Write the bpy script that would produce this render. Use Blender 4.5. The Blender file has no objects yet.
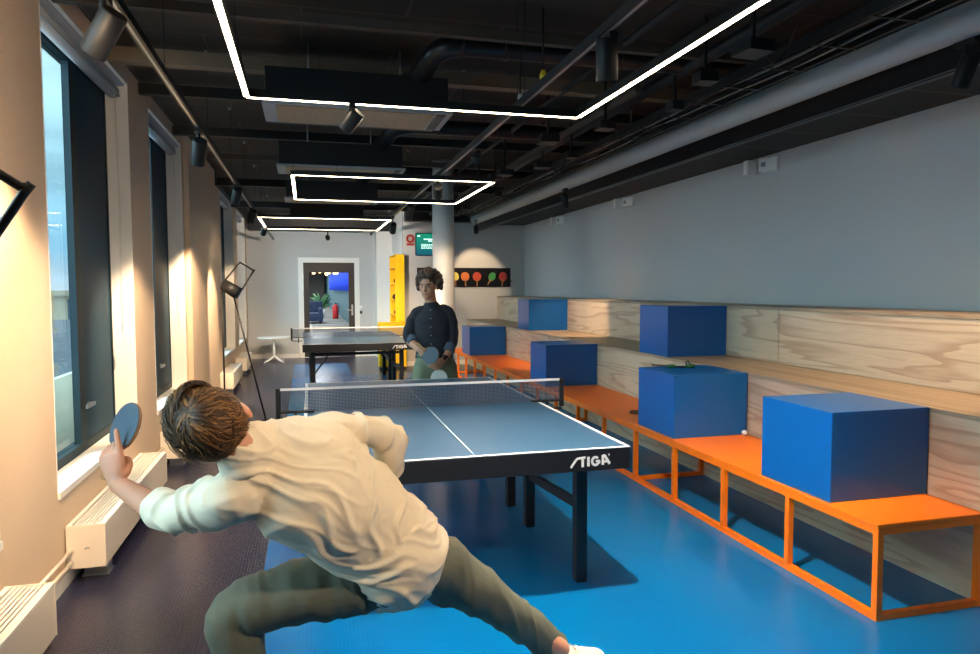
import bpy, bmesh, math, random
from mathutils import Vector, Matrix, noise
V = Vector
C = bpy.context.scene.collection
random.seed(7)
PI = math.pi

# ------------------------------------------------------------------ camera
FPX = 699.1
yaw, pitch, roll = .2569, -.0560, -.0034
CAM = V((0, 0, 1.523))
fw = V((math.sin(yaw)*math.cos(pitch), math.cos(yaw)*math.cos(pitch), math.sin(pitch)))
r0 = V((math.cos(yaw), -math.sin(yaw), 0)); u0 = r0.cross(fw)
rt = math.cos(roll)*r0 + math.sin(roll)*u0
up = -math.sin(roll)*r0 + math.cos(roll)*u0
cd = bpy.data.cameras.new('camera'); cam = bpy.data.objects.new('camera', cd); C.objects.link(cam)
cd.sensor_width = 36; cd.lens = FPX/980*36; cd.clip_start = .05; cd.clip_end = 500
M = Matrix((rt, up, -fw)).transposed().to_4x4(); M.translation = CAM
cam.matrix_world = M
bpy.context.scene.camera = cam

def body_point(x, y, t):
    """a joint measured in the photograph: direction from the lens and its distance"""
    return CAM + ((x-490)/FPX*rt + (327-y)/FPX*up + fw)*t
def cvec(a, b, c): return (a*rt + b*up + c*fw).normalized()

# ------------------------------------------------------------------ helpers
def srgb(r, g, b):
    f = lambda c: (c/12.92 if c <= .04045 else ((c+.055)/1.055)**2.4)
    return (f(r/255), f(g/255), f(b/255), 1)
def mat(name, col, rough=.5, metal=0, var=.0, vscale=8, bump=0, bscale=60, emit=None, estr=0, coat=0, spec=.5, stretch=None):
    m = bpy.data.materials.new(name); m.use_nodes = True
    nt = m.node_tree; b = nt.nodes['Principled BSDF']
    b.inputs['Base Color'].default_value = col
    b.inputs['Roughness'].default_value = rough
    b.inputs['Metallic'].default_value = metal
    b.inputs['Specular IOR Level'].default_value = spec
    b.inputs['Coat Weight'].default_value = coat
    if emit: b.inputs['Emission Color'].default_value = emit; b.inputs['Emission Strength'].default_value = estr
    tc = nt.nodes.new('ShaderNodeTexCoord')
    src = tc.outputs['Object']
    if stretch:
        mp = nt.nodes.new('ShaderNodeMapping'); mp.inputs['Scale'].default_value = stretch
        nt.links.new(src, mp.inputs[0]); src = mp.outputs[0]
    if True:
        n = nt.nodes.new('ShaderNodeTexNoise'); n.inputs['Scale'].default_value = vscale; n.inputs['Detail'].default_value = 4
        nt.links.new(src, n.inputs['Vector'])
        mx = nt.nodes.new('ShaderNodeMix'); mx.data_type = 'RGBA'; mx.blend_type = 'MIX'
        v = max(var, .02)
        mx.inputs[6].default_value = tuple(c*(1-v) for c in col[:3])+(1,)
        mx.inputs[7].default_value = tuple(min(1, c*(1+v)) for c in col[:3])+(1,)
        nt.links.new(n.outputs['Fac'], mx.inputs[0]); nt.links.new(mx.outputs[2], b.inputs['Base Color'])
    if bump:
        n2 = nt.nodes.new('ShaderNodeTexNoise'); n2.inputs['Scale'].default_value = bscale; n2.inputs['Detail'].default_value = 3
        nt.links.new(src, n2.inputs['Vector'])
        bp = nt.nodes.new('ShaderNodeBump'); bp.inputs['Strength'].default_value = bump; bp.inputs['Distance'].default_value = .01
        nt.links.new(n2.outputs['Fac'], bp.inputs['Height']); nt.links.new(bp.outputs[0], b.inputs['Normal'])
    return m

class MB:
    def __init__(s): s.bm = bmesh.new()
    def box(s, x0, x1, y0, y1, z0, z1, mi=0, T=None):
        vs = [s.bm.verts.new(V(p) if T is None else T @ V(p)) for p in
              [(x0,y0,z0),(x1,y0,z0),(x1,y1,z0),(x0,y1,z0),(x0,y0,z1),(x1,y0,z1),(x1,y1,z1),(x0,y1,z1)]]
        for f in [(0,3,2,1),(4,5,6,7),(0,1,5,4),(1,2,6,5),(2,3,7,6),(3,0,4,7)]:
            fc = s.bm.faces.new([vs[i] for i in f]); fc.material_index = mi
        return s
    def bar(s, a, b, w, h=None, mi=0, upv=(0,0,1)):
        a, b = V(a), V(b); d = b-a; L = d.length; d.normalize(); h = h or w
        u = V(upv)
        if abs(d.dot(u)) > .99: u = V((0,1,0))
        sd = d.cross(u).normalized(); u = sd.cross(d)
        T = Matrix((sd, d, u)).transposed().to_4x4(); T.translation = a
        return s.box(-w/2, w/2, 0, L, -h/2, h/2, mi, T)
    def tube(s, pts, r, n=10, mi=0, caps=True, smooth=True, side=None):
        pts = [V(p) for p in pts]; rs = r if isinstance(r, (list, tuple)) else [r]*len(pts)
        rings = []; prev = None
        for i, p in enumerate(pts):
            d = (pts[min(i+1, len(pts)-1)]-pts[max(i-1, 0)]).normalized()
            if side is not None: u = V(side)
            elif prev is None: u = V((0,0,1)) if abs(d.z) < .9 else V((1,0,0))
            else: u = prev
            u = (u-d*u.dot(d)).normalized(); prev = u; w = d.cross(u)
            ra, rb = (rs[i] if isinstance(rs[i], (list, tuple)) else (rs[i], rs[i]))
            rings.append([s.bm.verts.new(p+u*ra*math.cos(2*PI*k/n)+w*rb*math.sin(2*PI*k/n)) for k in range(n)])
        for i in range(len(rings)-1):
            for k in range(n):
                f = s.bm.faces.new([rings[i][k], rings[i][(k+1)%n], rings[i+1][(k+1)%n], rings[i+1][k]])
                f.smooth = smooth; f.material_index = mi
        if caps:
            f = s.bm.faces.new(rings[0][::-1]); f.material_index = mi
            f = s.bm.faces.new(rings[-1]); f.material_index = mi
        return s
    def ell(s, c, r, mi=0, T=None, seg=20, rg=12):
        Mx = Matrix.LocRotScale(V(c), None, V(r))
        if T is not None: Mx = T @ Mx
        res = bmesh.ops.create_uvsphere(s.bm, u_segments=seg, v_segments=rg, radius=1, matrix=Mx)
        for v in res['verts']:
            for f in v.link_faces: f.smooth = True; f.material_index = mi
        return s
    def poly(s, pts, h, mi=0, T=None):
        """prism: pts (x,y) outline extruded from z=0 to h, placed by T"""
        T = T or Matrix()
        lo = [s.bm.verts.new(T @ V((x, y, 0))) for x, y in pts]; hi = [s.bm.verts.new(T @ V((x, y, h))) for x, y in pts]
        n = len(pts)
        for f in [lo[::-1], hi]+[[lo[i], lo[(i+1)%n], hi[(i+1)%n], hi[i]] for i in range(n)]:
            fc = s.bm.faces.new(f); fc.material_index = mi
        return s
    def build(s, name, m, parent=None, bevel=0, kind=None, label=None, category=None, group=None):
        bmesh.ops.recalc_face_normals(s.bm, faces=s.bm.faces)
        if bevel:
            es = [e for e in s.bm.edges if not e.smooth or (len(e.link_faces) == 2 and e.calc_face_angle(0) > .6)]
            bmesh.ops.bevel(s.bm, geom=es, offset=bevel, segments=2, affect='EDGES', profile=.5)
        me = bpy.data.meshes.new(name); s.bm.to_mesh(me); s.bm.free()
        for mm in (m if isinstance(m, (list, tuple)) else [m]): me.materials.append(mm)
        o = bpy.data.objects.new(name, me); C.objects.link(o)
        if parent is not None: o.parent = parent
        tag(o, kind, label, category, group)
        return o
def tag(o, kind=None, label=None, category=None, group=None):
    if kind: o['kind'] = kind
    if label: o['label'] = label
    if category: o['category'] = category
    if group: o['group'] = group
    return o
def thing(name, label, category, loc=(0,0,0), rz=0, group=None):
    o = bpy.data.objects.new(name, None); C.objects.link(o); o.empty_display_size = .1
    o.location = loc; o.rotation_euler = (0, 0, rz)
    return tag(o, None, label, category, group)
def dup(root, loc=None, rz=None, label=None, group=None):
    def cp(o, par):
        c = o.copy(); C.objects.link(c); c.parent = par
        if par is not None: c.matrix_parent_inverse = o.matrix_parent_inverse.copy()
        for ch in list(o.children): cp(ch, c)
        return c
    r = cp(root, None)
    if loc is not None: r.location = loc
    if rz is not None: r.rotation_euler = (0, 0, rz)
    if label: r['label'] = label
    if group: r['group'] = group
    return r
def catmull(pts, sub=5):
    P = [V(p) for p in pts]; out = []
    for i in range(len(P)-1):
        p0, p1, p2, p3 = P[max(i-1,0)], P[i], P[i+1], P[min(i+2,len(P)-1)]
        for k in range(sub):
            t = k/sub
            out.append(.5*((2*p1)+(p2-p0)*t+(2*p0-5*p1+4*p2-p3)*t*t+(-p0+3*p1-3*p2+p3)*t**3))
    out.append(P[-1]); return out

# ------------------------------------------------------------------ materials
paintL = mat('window_wall_paint', srgb(214,192,168), .75, var=.03, bump=.08, bscale=200)
paintR = mat('grey_wall_paint', srgb(196,198,198), .8, var=.03, vscale=2, bump=.06, bscale=200)
white = mat('white_lacquer', srgb(235,235,232), .4)
creme = mat('radiator_enamel', srgb(228,220,208), .4)
black = mat('black_metal', srgb(22,22,24), .45, metal=0)
blackg = mat('black_gloss', srgb(14,14,18), .3)
tealdark = mat('dark_teal_frame', srgb(20,44,54), .55, spec=.25)
charcoal = mat('charcoal_plastic', srgb(28,29,31), .5, spec=.3)
silver = mat('brushed_aluminium', srgb(170,176,182), .3, metal=.9)
orange = mat('orange_lacquer', srgb(250,122,6), .42, var=.03)
cubeblue = mat('blue_lacquer', srgb(0,92,170), .28, var=.02)
yellow = mat('yellow_lacquer', srgb(255,200,0), .45)
tabletop = mat('slate_blue_table_coating', srgb(50,85,114), .32, var=.03, bump=.03, bscale=400)
lineW = mat('white_line_paint', srgb(222,222,226), .6)
apron = mat('black_steel_apron', srgb(18,19,24), .4)
duct = mat('black_spiral_duct', srgb(30,30,32), .35, metal=.5, bump=.2, bscale=30)
greyduct = mat('blue_grey_painted_duct', srgb(172,184,188), .55)
brownbeam = mat('brown_grey_steel', srgb(66,58,50), .7)
ledm = mat('led_diffuser', srgb(255,240,215), .5, emit=(1,.80,.54,1), estr=13)
skin = mat('skin', srgb(192,134,106), .5, var=.06, vscale=12, bump=.1, bscale=180)
skin.node_tree.nodes['Principled BSDF'].inputs['Subsurface Weight'].default_value = .08
skin.node_tree.nodes['Principled BSDF'].inputs['Subsurface Scale'].default_value = .01
skin2 = mat('tanned_skin', srgb(198,144,114), .5, var=.06, vscale=12)
shirtm = mat('cream_cotton', srgb(226,212,188), .85, var=.03, vscale=3, bump=.05, bscale=500)
pantm = mat('grey_green_cotton', srgb(92,94,80), .85, var=.05, vscale=5, bump=.08, bscale=500)
pant2m = mat('sage_green_cotton', srgb(112,124,100), .85, var=.05, vscale=5)
darkshirt = mat('dark_navy_linen', srgb(34,38,48), .85, var=.12, vscale=20, bump=.1, bscale=300)
darkcuff = mat('slate_cuff_linen', srgb(70,86,104), .85, var=.1, vscale=20)
rubber = mat('blue_black_paddle_rubber', srgb(60,80,96), .5, var=.03)
woodh = mat('paddle_wood', srgb(150,105,62), .5, stretch=(1,12,12), var=.1)
blindm = mat('grey_blind_fabric', srgb(176,180,186), .7)
rubberw = mat('pale_paddle_rubber', srgb(228,226,218), .5)
redm = mat('red_sign', srgb(178,34,30), .5)

# window glass: thin tinted pane with a reflection
def glass(name, tint, refl=.08):
    m = bpy.data.materials.new(name); m.use_nodes = True; nt = m.node_tree; nt.nodes.clear()
    o = nt.nodes.new('ShaderNodeOutputMaterial'); t = nt.nodes.new('ShaderNodeBsdfTransparent'); g = nt.nodes.new('ShaderNodeBsdfGlossy')
    g.inputs['Roughness'].default_value = .02; t.inputs[0].default_value = tint
    lw_ = nt.nodes.new('ShaderNodeLayerWeight'); lw_.inputs[0].default_value = .5
    fr = nt.nodes.new('ShaderNodeMath'); fr.operation = 'POWER'; fr.inputs[1].default_value = 5; nt.links.new(lw_.outputs['Facing'], fr.inputs[0])
    fr2 = nt.nodes.new('ShaderNodeMath'); fr2.operation = 'MULTIPLY_ADD'; fr2.inputs[1].default_value = .5; fr2.inputs[2].default_value = .03; nt.links.new(fr.outputs[0], fr2.inputs[0]); fr = fr2
    mx = nt.nodes.new('ShaderNodeMixShader')
    nt.links.new(fr.outputs[0], mx.inputs[0]); nt.links.new(t.outputs[0], mx.inputs[1]); nt.links.new(g.outputs[0], mx.inputs[2])
    nt.links.new(mx.outputs[0], o.inputs[0]); return m
winglass = glass('tinted_window_glass', (.86,.93,.93,1))
doorglass = glass('clear_door_glass', (.9,.93,.95,1))
frost = mat('frosted_parapet_glass', srgb(196,214,212), .4)

def plywood(name, c1, c2, sc=(1,.28,1), k=16):
    m = bpy.data.materials.new(name); m.use_nodes = True; nt = m.node_tree; b = nt.nodes['Principled BSDF']
    N = nt.nodes.new; L = nt.links.new
    tc = N('ShaderNodeTexCoord'); mp = N('ShaderNodeMapping'); mp.inputs['Scale'].default_value = sc; L(tc.outputs['Object'], mp.inputs[0])
    n = N('ShaderNodeTexNoise'); n.inputs['Scale'].default_value = 2.2; n.inputs['Detail'].default_value = 2.5; n.inputs['Roughness'].default_value = .45; n.inputs['Distortion'].default_value = .5
    L(mp.outputs[0], n.inputs['Vector'])
    mu = N('ShaderNodeMath'); mu.operation = 'MULTIPLY'; mu.inputs[1].default_value = k; L(n.outputs['Fac'], mu.inputs[0])
    sn = N('ShaderNodeMath'); sn.operation = 'FRACT'; L(mu.outputs[0], sn.inputs[0])
    cr = N('ShaderNodeValToRGB'); e = cr.color_ramp.elements
    e[0].position = 0; e[0].color = c1; e[1].position = 1; e[1].color = c1
    x = cr.color_ramp.elements.new(.55); x.color = c1
    x = cr.color_ramp.elements.new(.86); x.color = c2
    x = cr.color_ramp.elements.new(.93); x.color = c2
    L(sn.outputs[0], cr.inputs[0])
    n2 = N('ShaderNodeTexNoise'); n2.inputs['Scale'].default_value = 1.1; L(mp.outputs[0], n2.inputs['Vector'])
    mp3 = N('ShaderNodeMapping'); mp3.inputs['Scale'].default_value = (60, 3, 60); L(tc.outputs['Object'], mp3.inputs[0])
    n3 = N('ShaderNodeTexNoise'); n3.inputs['Scale'].default_value = 2; L(mp3.outputs[0], n3.inputs['Vector'])
    ad = N('ShaderNodeMath'); ad.operation = 'ADD'; L(n2.outputs['Fac'], ad.inputs[0]); L(n3.outputs['Fac'], ad.inputs[1])
    mr = N('ShaderNodeMapRange'); mr.inputs[1].default_value = .6; mr.inputs[2].default_value = 1.4; mr.inputs[3].default_value = .84; mr.inputs[4].default_value = 1.1
    L(ad.outputs[0], mr.inputs[0])
    mx = N('ShaderNodeMix'); mx.data_type = 'RGBA'; mx.blend_type = 'MULTIPLY'; mx.inputs[0].default_value = 1
    L(cr.outputs[0], mx.inputs[6]); L(mr.outputs[0], mx.inputs[7])
    L(mx.outputs[2], b.inputs['Base Color']); b.inputs['Roughness'].default_value = .45
    return m
ply = plywood('pine_plywood', srgb(220,198,170), srgb(196,164,136), sc=(1,.17,1.7), k=10)
plyend = plywood('pale_pine_plywood', srgb(210,196,176), srgb(180,160,140), sc=(1,.25,1.7), k=16)
plytop = plywood('pine_tread_plywood', srgb(178,156,130), srgb(160,136,110), sc=(1.5,.1,1), k=12)

def floormat():
    """studded rubber floor: a glossy blue field and a dark violet border along the windows"""
    m = bpy.data.materials.new('studded_rubber_floor'); m.use_nodes = True; nt = m.node_tree; b = nt.nodes['Principled BSDF']
    N = nt.nodes.new; L = nt.links.new
    tc = N('ShaderNodeTexCoord'); sp = N('ShaderNodeSeparateXYZ'); L(tc.outputs['Object'], sp.inputs[0])
    def mth(op, a, bb):
        n = N('ShaderNodeMath'); n.operation = op
        for i, q in enumerate((a, bb)):
            if isinstance(q, (int, float)): n.inputs[i].default_value = q
            else: L(q, n.inputs[i])
        return n.outputs[0]
    x, y = sp.outputs[0], sp.outputs[1]
    near = mth('MULTIPLY', mth('GREATER_THAN', x, -.245), mth('LESS_THAN', y, 12.55))
    far = mth('MULTIPLY', mth('MULTIPLY', mth('GREATER_THAN', x, -.245), mth('LESS_THAN', x, .77)), mth('LESS_THAN', y, 14.5))
    fac = mth('MAXIMUM', near, far)
    mx = N('ShaderNodeMix'); mx.data_type = 'RGBA'; mx.inputs[6].default_value = srgb(40,42,66); mx.inputs[7].default_value = srgb(0,106,166)
    L(fac, mx.inputs[0])
    n = N('ShaderNodeTexNoise'); n.inputs['Scale'].default_value = 1.3; n.inputs['Detail'].default_value = 5; L(tc.outputs['Object'], n.inputs['Vector'])
    mr = N('ShaderNodeMapRange'); mr.inputs[3].default_value = .9; mr.inputs[4].default_value = 1.1; L(n.outputs['Fac'], mr.inputs[0])
    m2 = N('ShaderNodeMix'); m2.data_type = 'RGBA'; m2.blend_type = 'MULTIPLY'; m2.inputs[0].default_value = 1
    L(mx.outputs[2], m2.inputs[6]); L(mr.outputs[0], m2.inputs[7]); L(m2.outputs[2], b.inputs['Base Color'])
    # small raised lozenges in a staggered grid
    u = mth('MULTIPLY', x, 2*PI/.034); v = mth('MULTIPLY', y, 2*PI/.034)
    s1 = mth('SINE', mth('ADD', u, v), 0); s2 = mth('SINE', mth('SUBTRACT', u, v), 0)
    h = mth('MAXIMUM', mth('MULTIPLY', s1, s2), .25)
    bp = N('ShaderNodeBump'); bp.inputs['Strength'].default_value = .3; bp.inputs['Distance'].default_value = .004
    L(h, bp.inputs['Height']); L(bp.outputs[0], b.inputs['Normal'])
    b.inputs['Roughness'].default_value = .27; b.inputs['Specular IOR Level'].default_value = .5
    return m
floorm = floormat()

def tilemat(name, c1, c2, w, h, mortar=.012, off=0., scale=1.0):
    m = bpy.data.materials.new(name); m.use_nodes = True; nt = m.node_tree; b = nt.nodes['Principled BSDF']
    N = nt.nodes.new; L = nt.links.new
    tc = N('ShaderNodeTexCoord'); br = N('ShaderNodeTexBrick'); L(tc.outputs['Object'], br.inputs['Vector'])
    br.offset = off; br.inputs['Scale'].default_value = 1; br.inputs['Brick Width'].default_value = w; br.inputs['Row Height'].default_value = h
    br.inputs['Mortar Size'].default_value = mortar; br.inputs['Color1'].default_value = c1; br.inputs['Color2'].default_value = tuple(c*.8 for c in c1[:3])+(1,)
    br.inputs['Mortar'].default_value = c2; br.inputs['Mortar Smooth'].default_value = 0
    L(br.outputs['Color'], b.inputs['Base Color']); b.inputs['Roughness'].default_value = .7
    return m
ceilm = tilemat('black_acoustic_tiles', srgb(42,37,33), srgb(78,70,62), 1.2, .6, .006, .5)
soffm = tilemat('black_soffit_panels', srgb(34,33,33), srgb(84,80,76), 40.0, .62, .009)

# ------------------------------------------------------------------ setting
XL, XR, YB, YBR, ZC, Y0 = -1.22, 4.30, 15.9, 13.6, 3.12, -3.2
def S(name, mb, m, **k): return mb.build(name, m, kind='structure', **k)
S('floor', MB().box(XL-.3, XR+.2, Y0-.2, YB+.05, -.08, 0), floorm)
S('ceiling', MB().box(XL-.3, XR+.2, Y0-.2, YB+.2, ZC, ZC+.1), ceilm)
wins = [(1.5,3.2), (3.885,5.62), (6.3,7.85), (11.2,13.02), (13.75,15.45)]
ZS, ZT = .5, 3.0
w = MB(); y = Y0
for a, b in wins:
    w.box(XL-.26, XL, y, a, 0, ZC); w.box(XL-.26, XL, a, b, 0, ZS); w.box(XL-.26, XL, a, b, ZT, ZC); y = b
w.box(XL-.26, XL, y, YB+.2, 0, ZC)
S('wall_left', w, paintL)
S('wall_pier', MB().box(XL, XL+.05, 7.97, 10.2, 0, ZC), paintL)
S('trim_1', MB().box(XL, XL+.06, 10.2, YB-.02, 2.985, ZC-.002), charcoal)
S('wall_right', MB().box(XR, XR+.15, Y0, YBR+.15, 0, ZC), paintR)
S('wall_front', MB().box(XL-.2, XR+.2, Y0-.15, Y0, 0, ZC), mat('dark_grey_wall_paint', srgb(96,98,100), .8))
dx0, dx1, dzt = -.11, 1.11, 2.15
w = MB(); w.box(XL, dx0, YB, YB+.15, 0, ZC); w.box(dx1, 1.87, YB, YB+.15, 0, ZC); w.box(dx0, dx1, YB, YB+.15, dzt, ZC)
S('wall_back', w, paintR)
S('wall_back_right', MB().box(1.84, XR, YBR, YBR+.15, 0, ZC), paintR)
S('wall_return', MB().box(1.84, 1.99, YBR+.15, YB+.15, 0, ZC), white)
S('wall_nib', MB().box(1.50, 1.84, 15.45, YB, 0, ZC), white)
S('baseboard_back', MB().box(XL, dx0-.06, YB-.015, YB, 0, .09).box(dx1+.06, 1.5, YB-.015, YB, 0, .09), white)
S('baseboard_back_right', MB().box(1.84, 3.1, YBR-.015, YBR, 0, .09), white)
S('baseboard_left', MB().box(XL, XL+.012, 2.0, 7.96, 0, .07), white)
# lowered black bulkheads
S('ceiling_soffit', MB().box(3.37, XR, Y0, YBR, 2.78, 2.84), soffm)
S('ceiling_bulkhead', MB().box(3.30, 3.37, Y0, YBR, 2.66, 2.96).box(3.33, 3.372, Y0, YBR, 2.655, 2.67), blackg)
S('trim_2', MB().box(3.372, 3.392, Y0, YBR, 2.768, 2.784), charcoal)
S('ceiling_bulkhead_back', MB().box(XL+.07, 1.80, YB-.5, YB-.02, 2.76, ZC-.01), black)
S('ceiling_bulkhead_board', MB().box(1.86, 3.37, YBR-.3, YBR-.01, 2.80, ZC-.01), black)

ventm = mat('dark_blue_vent_panel', srgb(22,56,76), .6, spec=.2)
# windows
for i, (a, b) in enumerate(wins):
    win = bpy.data.objects.new('window_%d' % (i+1), None); C.objects.link(win); win['kind'] = 'structure'; win.location = (XL-.2, (a+b)/2, ZS)
    inv = Matrix.Translation(-win.location)
    def part(name, mb, m, par=win, bev=0):
        o = mb.build(name, m, None, bev); o.data.transform(inv); o.parent = par; return o
    xf = XL-.165; ym = a+(b-a)*.53
    f = MB()
    f.box(xf-.05, xf+.02, a, b, ZS, ZS+.06).box(xf-.05, xf+.02, a, b, ZT-.10, ZT).box(xf-.05, xf+.02, a, a+.05, ZS+.06, ZT-.1)
    f.box(xf-.05, xf+.02, b-.03, b, ZS+.06, ZT-.1).box(xf-.02, xf+.02, ym, ym+.12, ZS+.06, ZT-.1)
    part('window_frame', f, tealdark)
    part('window_pane', MB().box(xf-.02, xf-.012, a+.05, ym, ZS+.06, ZT-.1), winglass)
    vp = part('vent_panel', MB().box(xf-.03, xf+.012, ym+.12, b-.03, ZS+.06, ZT-.1), ventm)
    part('window_handle', MB().box(xf+.012, xf+.05, ym+.16, ym+.18, .78, .80).box(xf+.04, xf+.055, ym+.03, ym+.20, .775, .80), silver, vp, .003)
    part('window_sill', MB().box(XL-.18, XL+.012, a+.001, b-.001, ZS-.03, ZS+.004), white)
    part('window_reveal', MB().box(xf+.02, XL+.002, b-.008, b+.002, ZS, ZT).box(xf+.02, XL+.002, a, b-.008, ZT-.008, ZT+.002).box(xf+.02, XL+.002, a-.002, a+.006, ZS, ZT-.008), white)
    if i in (1, 2, 3, 4):
        bt = MB(); bt.tube([(XL-.09, a+.02, 2.93), (XL-.09, b-.03, 2.93)], .045, 20)
        names = {1: 'rolled grey blind over the nearest window with glass showing', 2: 'rolled grey blind over the second window, dark panel below it',
                 3: 'rolled grey blind over the first window beyond the wide pier', 4: 'rolled grey blind over the farthest window'}
        rb = thing('roller_blind', names[i], 'blind', (XL-.09, (a+b)/2, 2.93))
        def bp(name, mb, m):
            o = mb.build(name, m); o.data.transform(Matrix.Translation(-rb.location)); o.parent = rb
        bp('fabric_roll', bt, blindm)
        bp('head_rail', MB().box(XL-.16, XL-.02, a+.01, b-.01, 2.978, 2.99), blindm)
        bp('bottom_bar', MB().tube([(XL-.045, a+.03, 2.90), (XL-.045, b-.04, 2.90)], .008, 8), silver)
        bp('pull_chain', MB().tube([(XL-.05, b-.14, 2.9), (XL-.05, b-.14, 1.2)], .003, 5), white)
        bp('chain_weight', MB().box(XL-.058, XL-.042, b-.155, b-.125, 1.12, 1.2), white)

# door in the back wall
def door():
    d = bpy.data.objects.new('door_1', None); C.objects.link(d); d['kind'] = 'structure'; d.location = (dx0, YB, 0)
    def part(n, mb, m, par=d, bev=0):
        o = mb.build(n, m, None, bev); o.data.transform(Matrix.Translation(-d.location)); o.parent = par; return o
    brown = mat('dark_brown_door', srgb(46,34,32), .5)
    part('door_frame', MB().box(dx0-.05, dx0+.06, YB-.02, YB+.1, 0, dzt+.05).box(dx1-.06, dx1+.05, YB-.02, YB+.1, 0, dzt+.05).box(dx0+.06, dx1-.06, YB-.02, YB+.1, dzt-.06, dzt+.05), white)
    lf = part('door_leaf', MB().box(dx0+.06, .07, YB, YB+.05, .01, dzt-.06).box(.92, dx1-.06, YB, YB+.05, .01, dzt-.06).box(.07, .92, YB, YB+.05, .01, .46).box(.07, .92, YB, YB+.05, 1.87, dzt-.06), brown)
    part('door_glass', MB().box(.07, .92, YB+.02, YB+.028, .46, 1.87), doorglass, lf)
    part('door_handle', MB().box(.975, 1.015, YB-.012, YB, .92, 1.16).box(.985, 1.0, YB-.06, YB-.01, 1.03, 1.05).box(.88, 1.0, YB-.065, YB-.05, 1.03, 1.05), silver, lf, .003)
    part('hinge', MB().box(dx0+.045, dx0+.065, YB-.03, YB, 1.62, 1.78), silver, lf)
    part('hinge', MB().box(dx0+.045, dx0+.065, YB-.03, YB, 1.36, 1.48), silver, lf)
door()
sw = MB().box(1.155, 1.215, YB-.012, YB, 1.07, 1.13).build('light_switch', white, None, .003, label='pale light switch beside the dark door, above the black one', category='switch')
MB().box(1.155, 1.215, YB-.012, YB, .955, 1.015).build('card_reader', blackg, None, .003, label='small black card reader beside the dark door', category='card reader')

# ------------------------------------------------------------------ corridor behind the door
carp = tilemat('striped_carpet', srgb(84,92,92), srgb(160,160,150), 30, 1.6, .22)
S('floor_corridor', MB().box(-1.35, 3, YB+.05, 72, -.08, 0), carp)
S('ceiling_corridor', MB().box(-1.35, 3, YB+.25, 72, 2.9, 3.0), mat('corridor_ceiling', srgb(120,120,125), .8))
S('wall_corridor_end', MB().box(-1.35, 3, 72, 72.1, 0, 2.9), white)
S('wall_corridor_left', MB().box(-1.45, -1.35, YB+.15, 72, 0, 2.9), white)
S('wall_corridor_right', MB().box(1.78, 1.9, YB+.15, 72, 0, 2.9), mat('corridor_teal_paint', srgb(60,104,118), .7))
bluep = mat('blue_curtain', srgb(10,70,230), .8)
cu = MB()
for k in range(40):
    y = 24+k*.6; cu.tube([(1.62+.05*(k%2), y, 1.42), (1.62+.05*(k%2), y, 2.35)], .15, 8)
cu.build('curtain', bluep, label='blue hanging fabric high in the corridor seen through the glass door', category='curtain')
so = thing('sofa', 'dark blue sofa in the corridor seen through the glass door', 'sofa', (.25, 32, 0))
sbm = mat('sofa_blue', srgb(34,52,86), .8)
MB().box(-1.2, .45, -.9, .9, .10, .45).build('seat', sbm, so, .03)
MB().box(-1.2, .45, .6, .9, .45, .95).build('backrest', sbm, so, .03)
for yy in (-1.2, .27): MB().box(yy, yy+.18, -.9, .6, .45, .66).build('armrest', sbm, so, .03)
for xx in (-1.1, .3):
    for yy in (-.8, .75): MB().box(xx, xx+.06, yy, yy+.06, 0, .10).build('leg', black, so)
pb = thing('fire_extinguisher', 'red fire extinguisher standing far down the corridor behind the glass door', 'fire extinguisher', (1.42, 36, 0))
MB().tube([(0,0,0),(0,0,.04),(0,0,.62),(0,0,.72)], [.13,.15,.15,.05], 14).build('cylinder', mat('red_enamel', srgb(190,36,44), .5), pb)
MB().tube([(0,0,.72),(0,0,.80)], .03, 8).build('valve', black, pb)
MB().tube(catmull([(.03,0,.76),(.17,0,.7),(.18,0,.3)],4), .015, 8).build('hose', black, pb)
gp = thing('potted_plant', 'green potted plant in the corridor left of the blue fabric', 'plant', (.75, 38, 0))
MB().tube([(0,0,0),(0,0,.4)], [.16,.22], 16).build('pot', white, gp)
lf_ = MB(); rq = random.Random(2)
for k in range(40):
    a = rq.uniform(0, 6.3); e1 = rq.uniform(.2, .6); z_ = rq.uniform(.7, 1.3)
    lf_.tube([(0,0,.4),(e1*.5*math.cos(a),e1*.5*math.sin(a),z_*.8),(e1*math.cos(a),e1*math.sin(a),z_)], [.02,.07,.01], 5)
lf_.build('leaves', mat('leaf_green', srgb(60,110,70), .6), gp)
cors = bpy.data.lights.new('corridor_fill_light', 'AREA'); cors.energy = 700; cors.size = 1.5; cors.size_y = 40; cors.shape = 'RECTANGLE'; cors.color = (1, .96, .92)  # fill light added to brighten the corridor, not a fixture
co = bpy.data.objects.new('corridor_fill_light', cors); C.objects.link(co); co.location = (.0, 42, 2.85)
bulb = mat('corridor_bulb', srgb(255,170,90), .5, emit=(1,.55,.25,1), estr=4)
pl = None
spots_c = [(.3,28,2.14),(.55,29,2.2),(.8,28.5,2.1),(.95,30.5,2.2),(1.15,29.5,2.16),(1.3,31,2.2),(1.0,33.5,2.25)]
for x, y, z in spots_c:
    if pl is None:
        pl = thing('pendant_lamp', 'small warm globe lamp hanging in the corridor behind the glass door', 'lamp', (x, y, z), group='globe lamps in the corridor')
        MB().ell((0,0,0), (.07,.07,.07), seg=12, rg=8).build('globe', bulb, pl)
        MB().tube([(0,0,.06),(0,0,.65)], .006, 6).build('cord', black, pl)
    else: dup(pl, (x, y, z))

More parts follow.
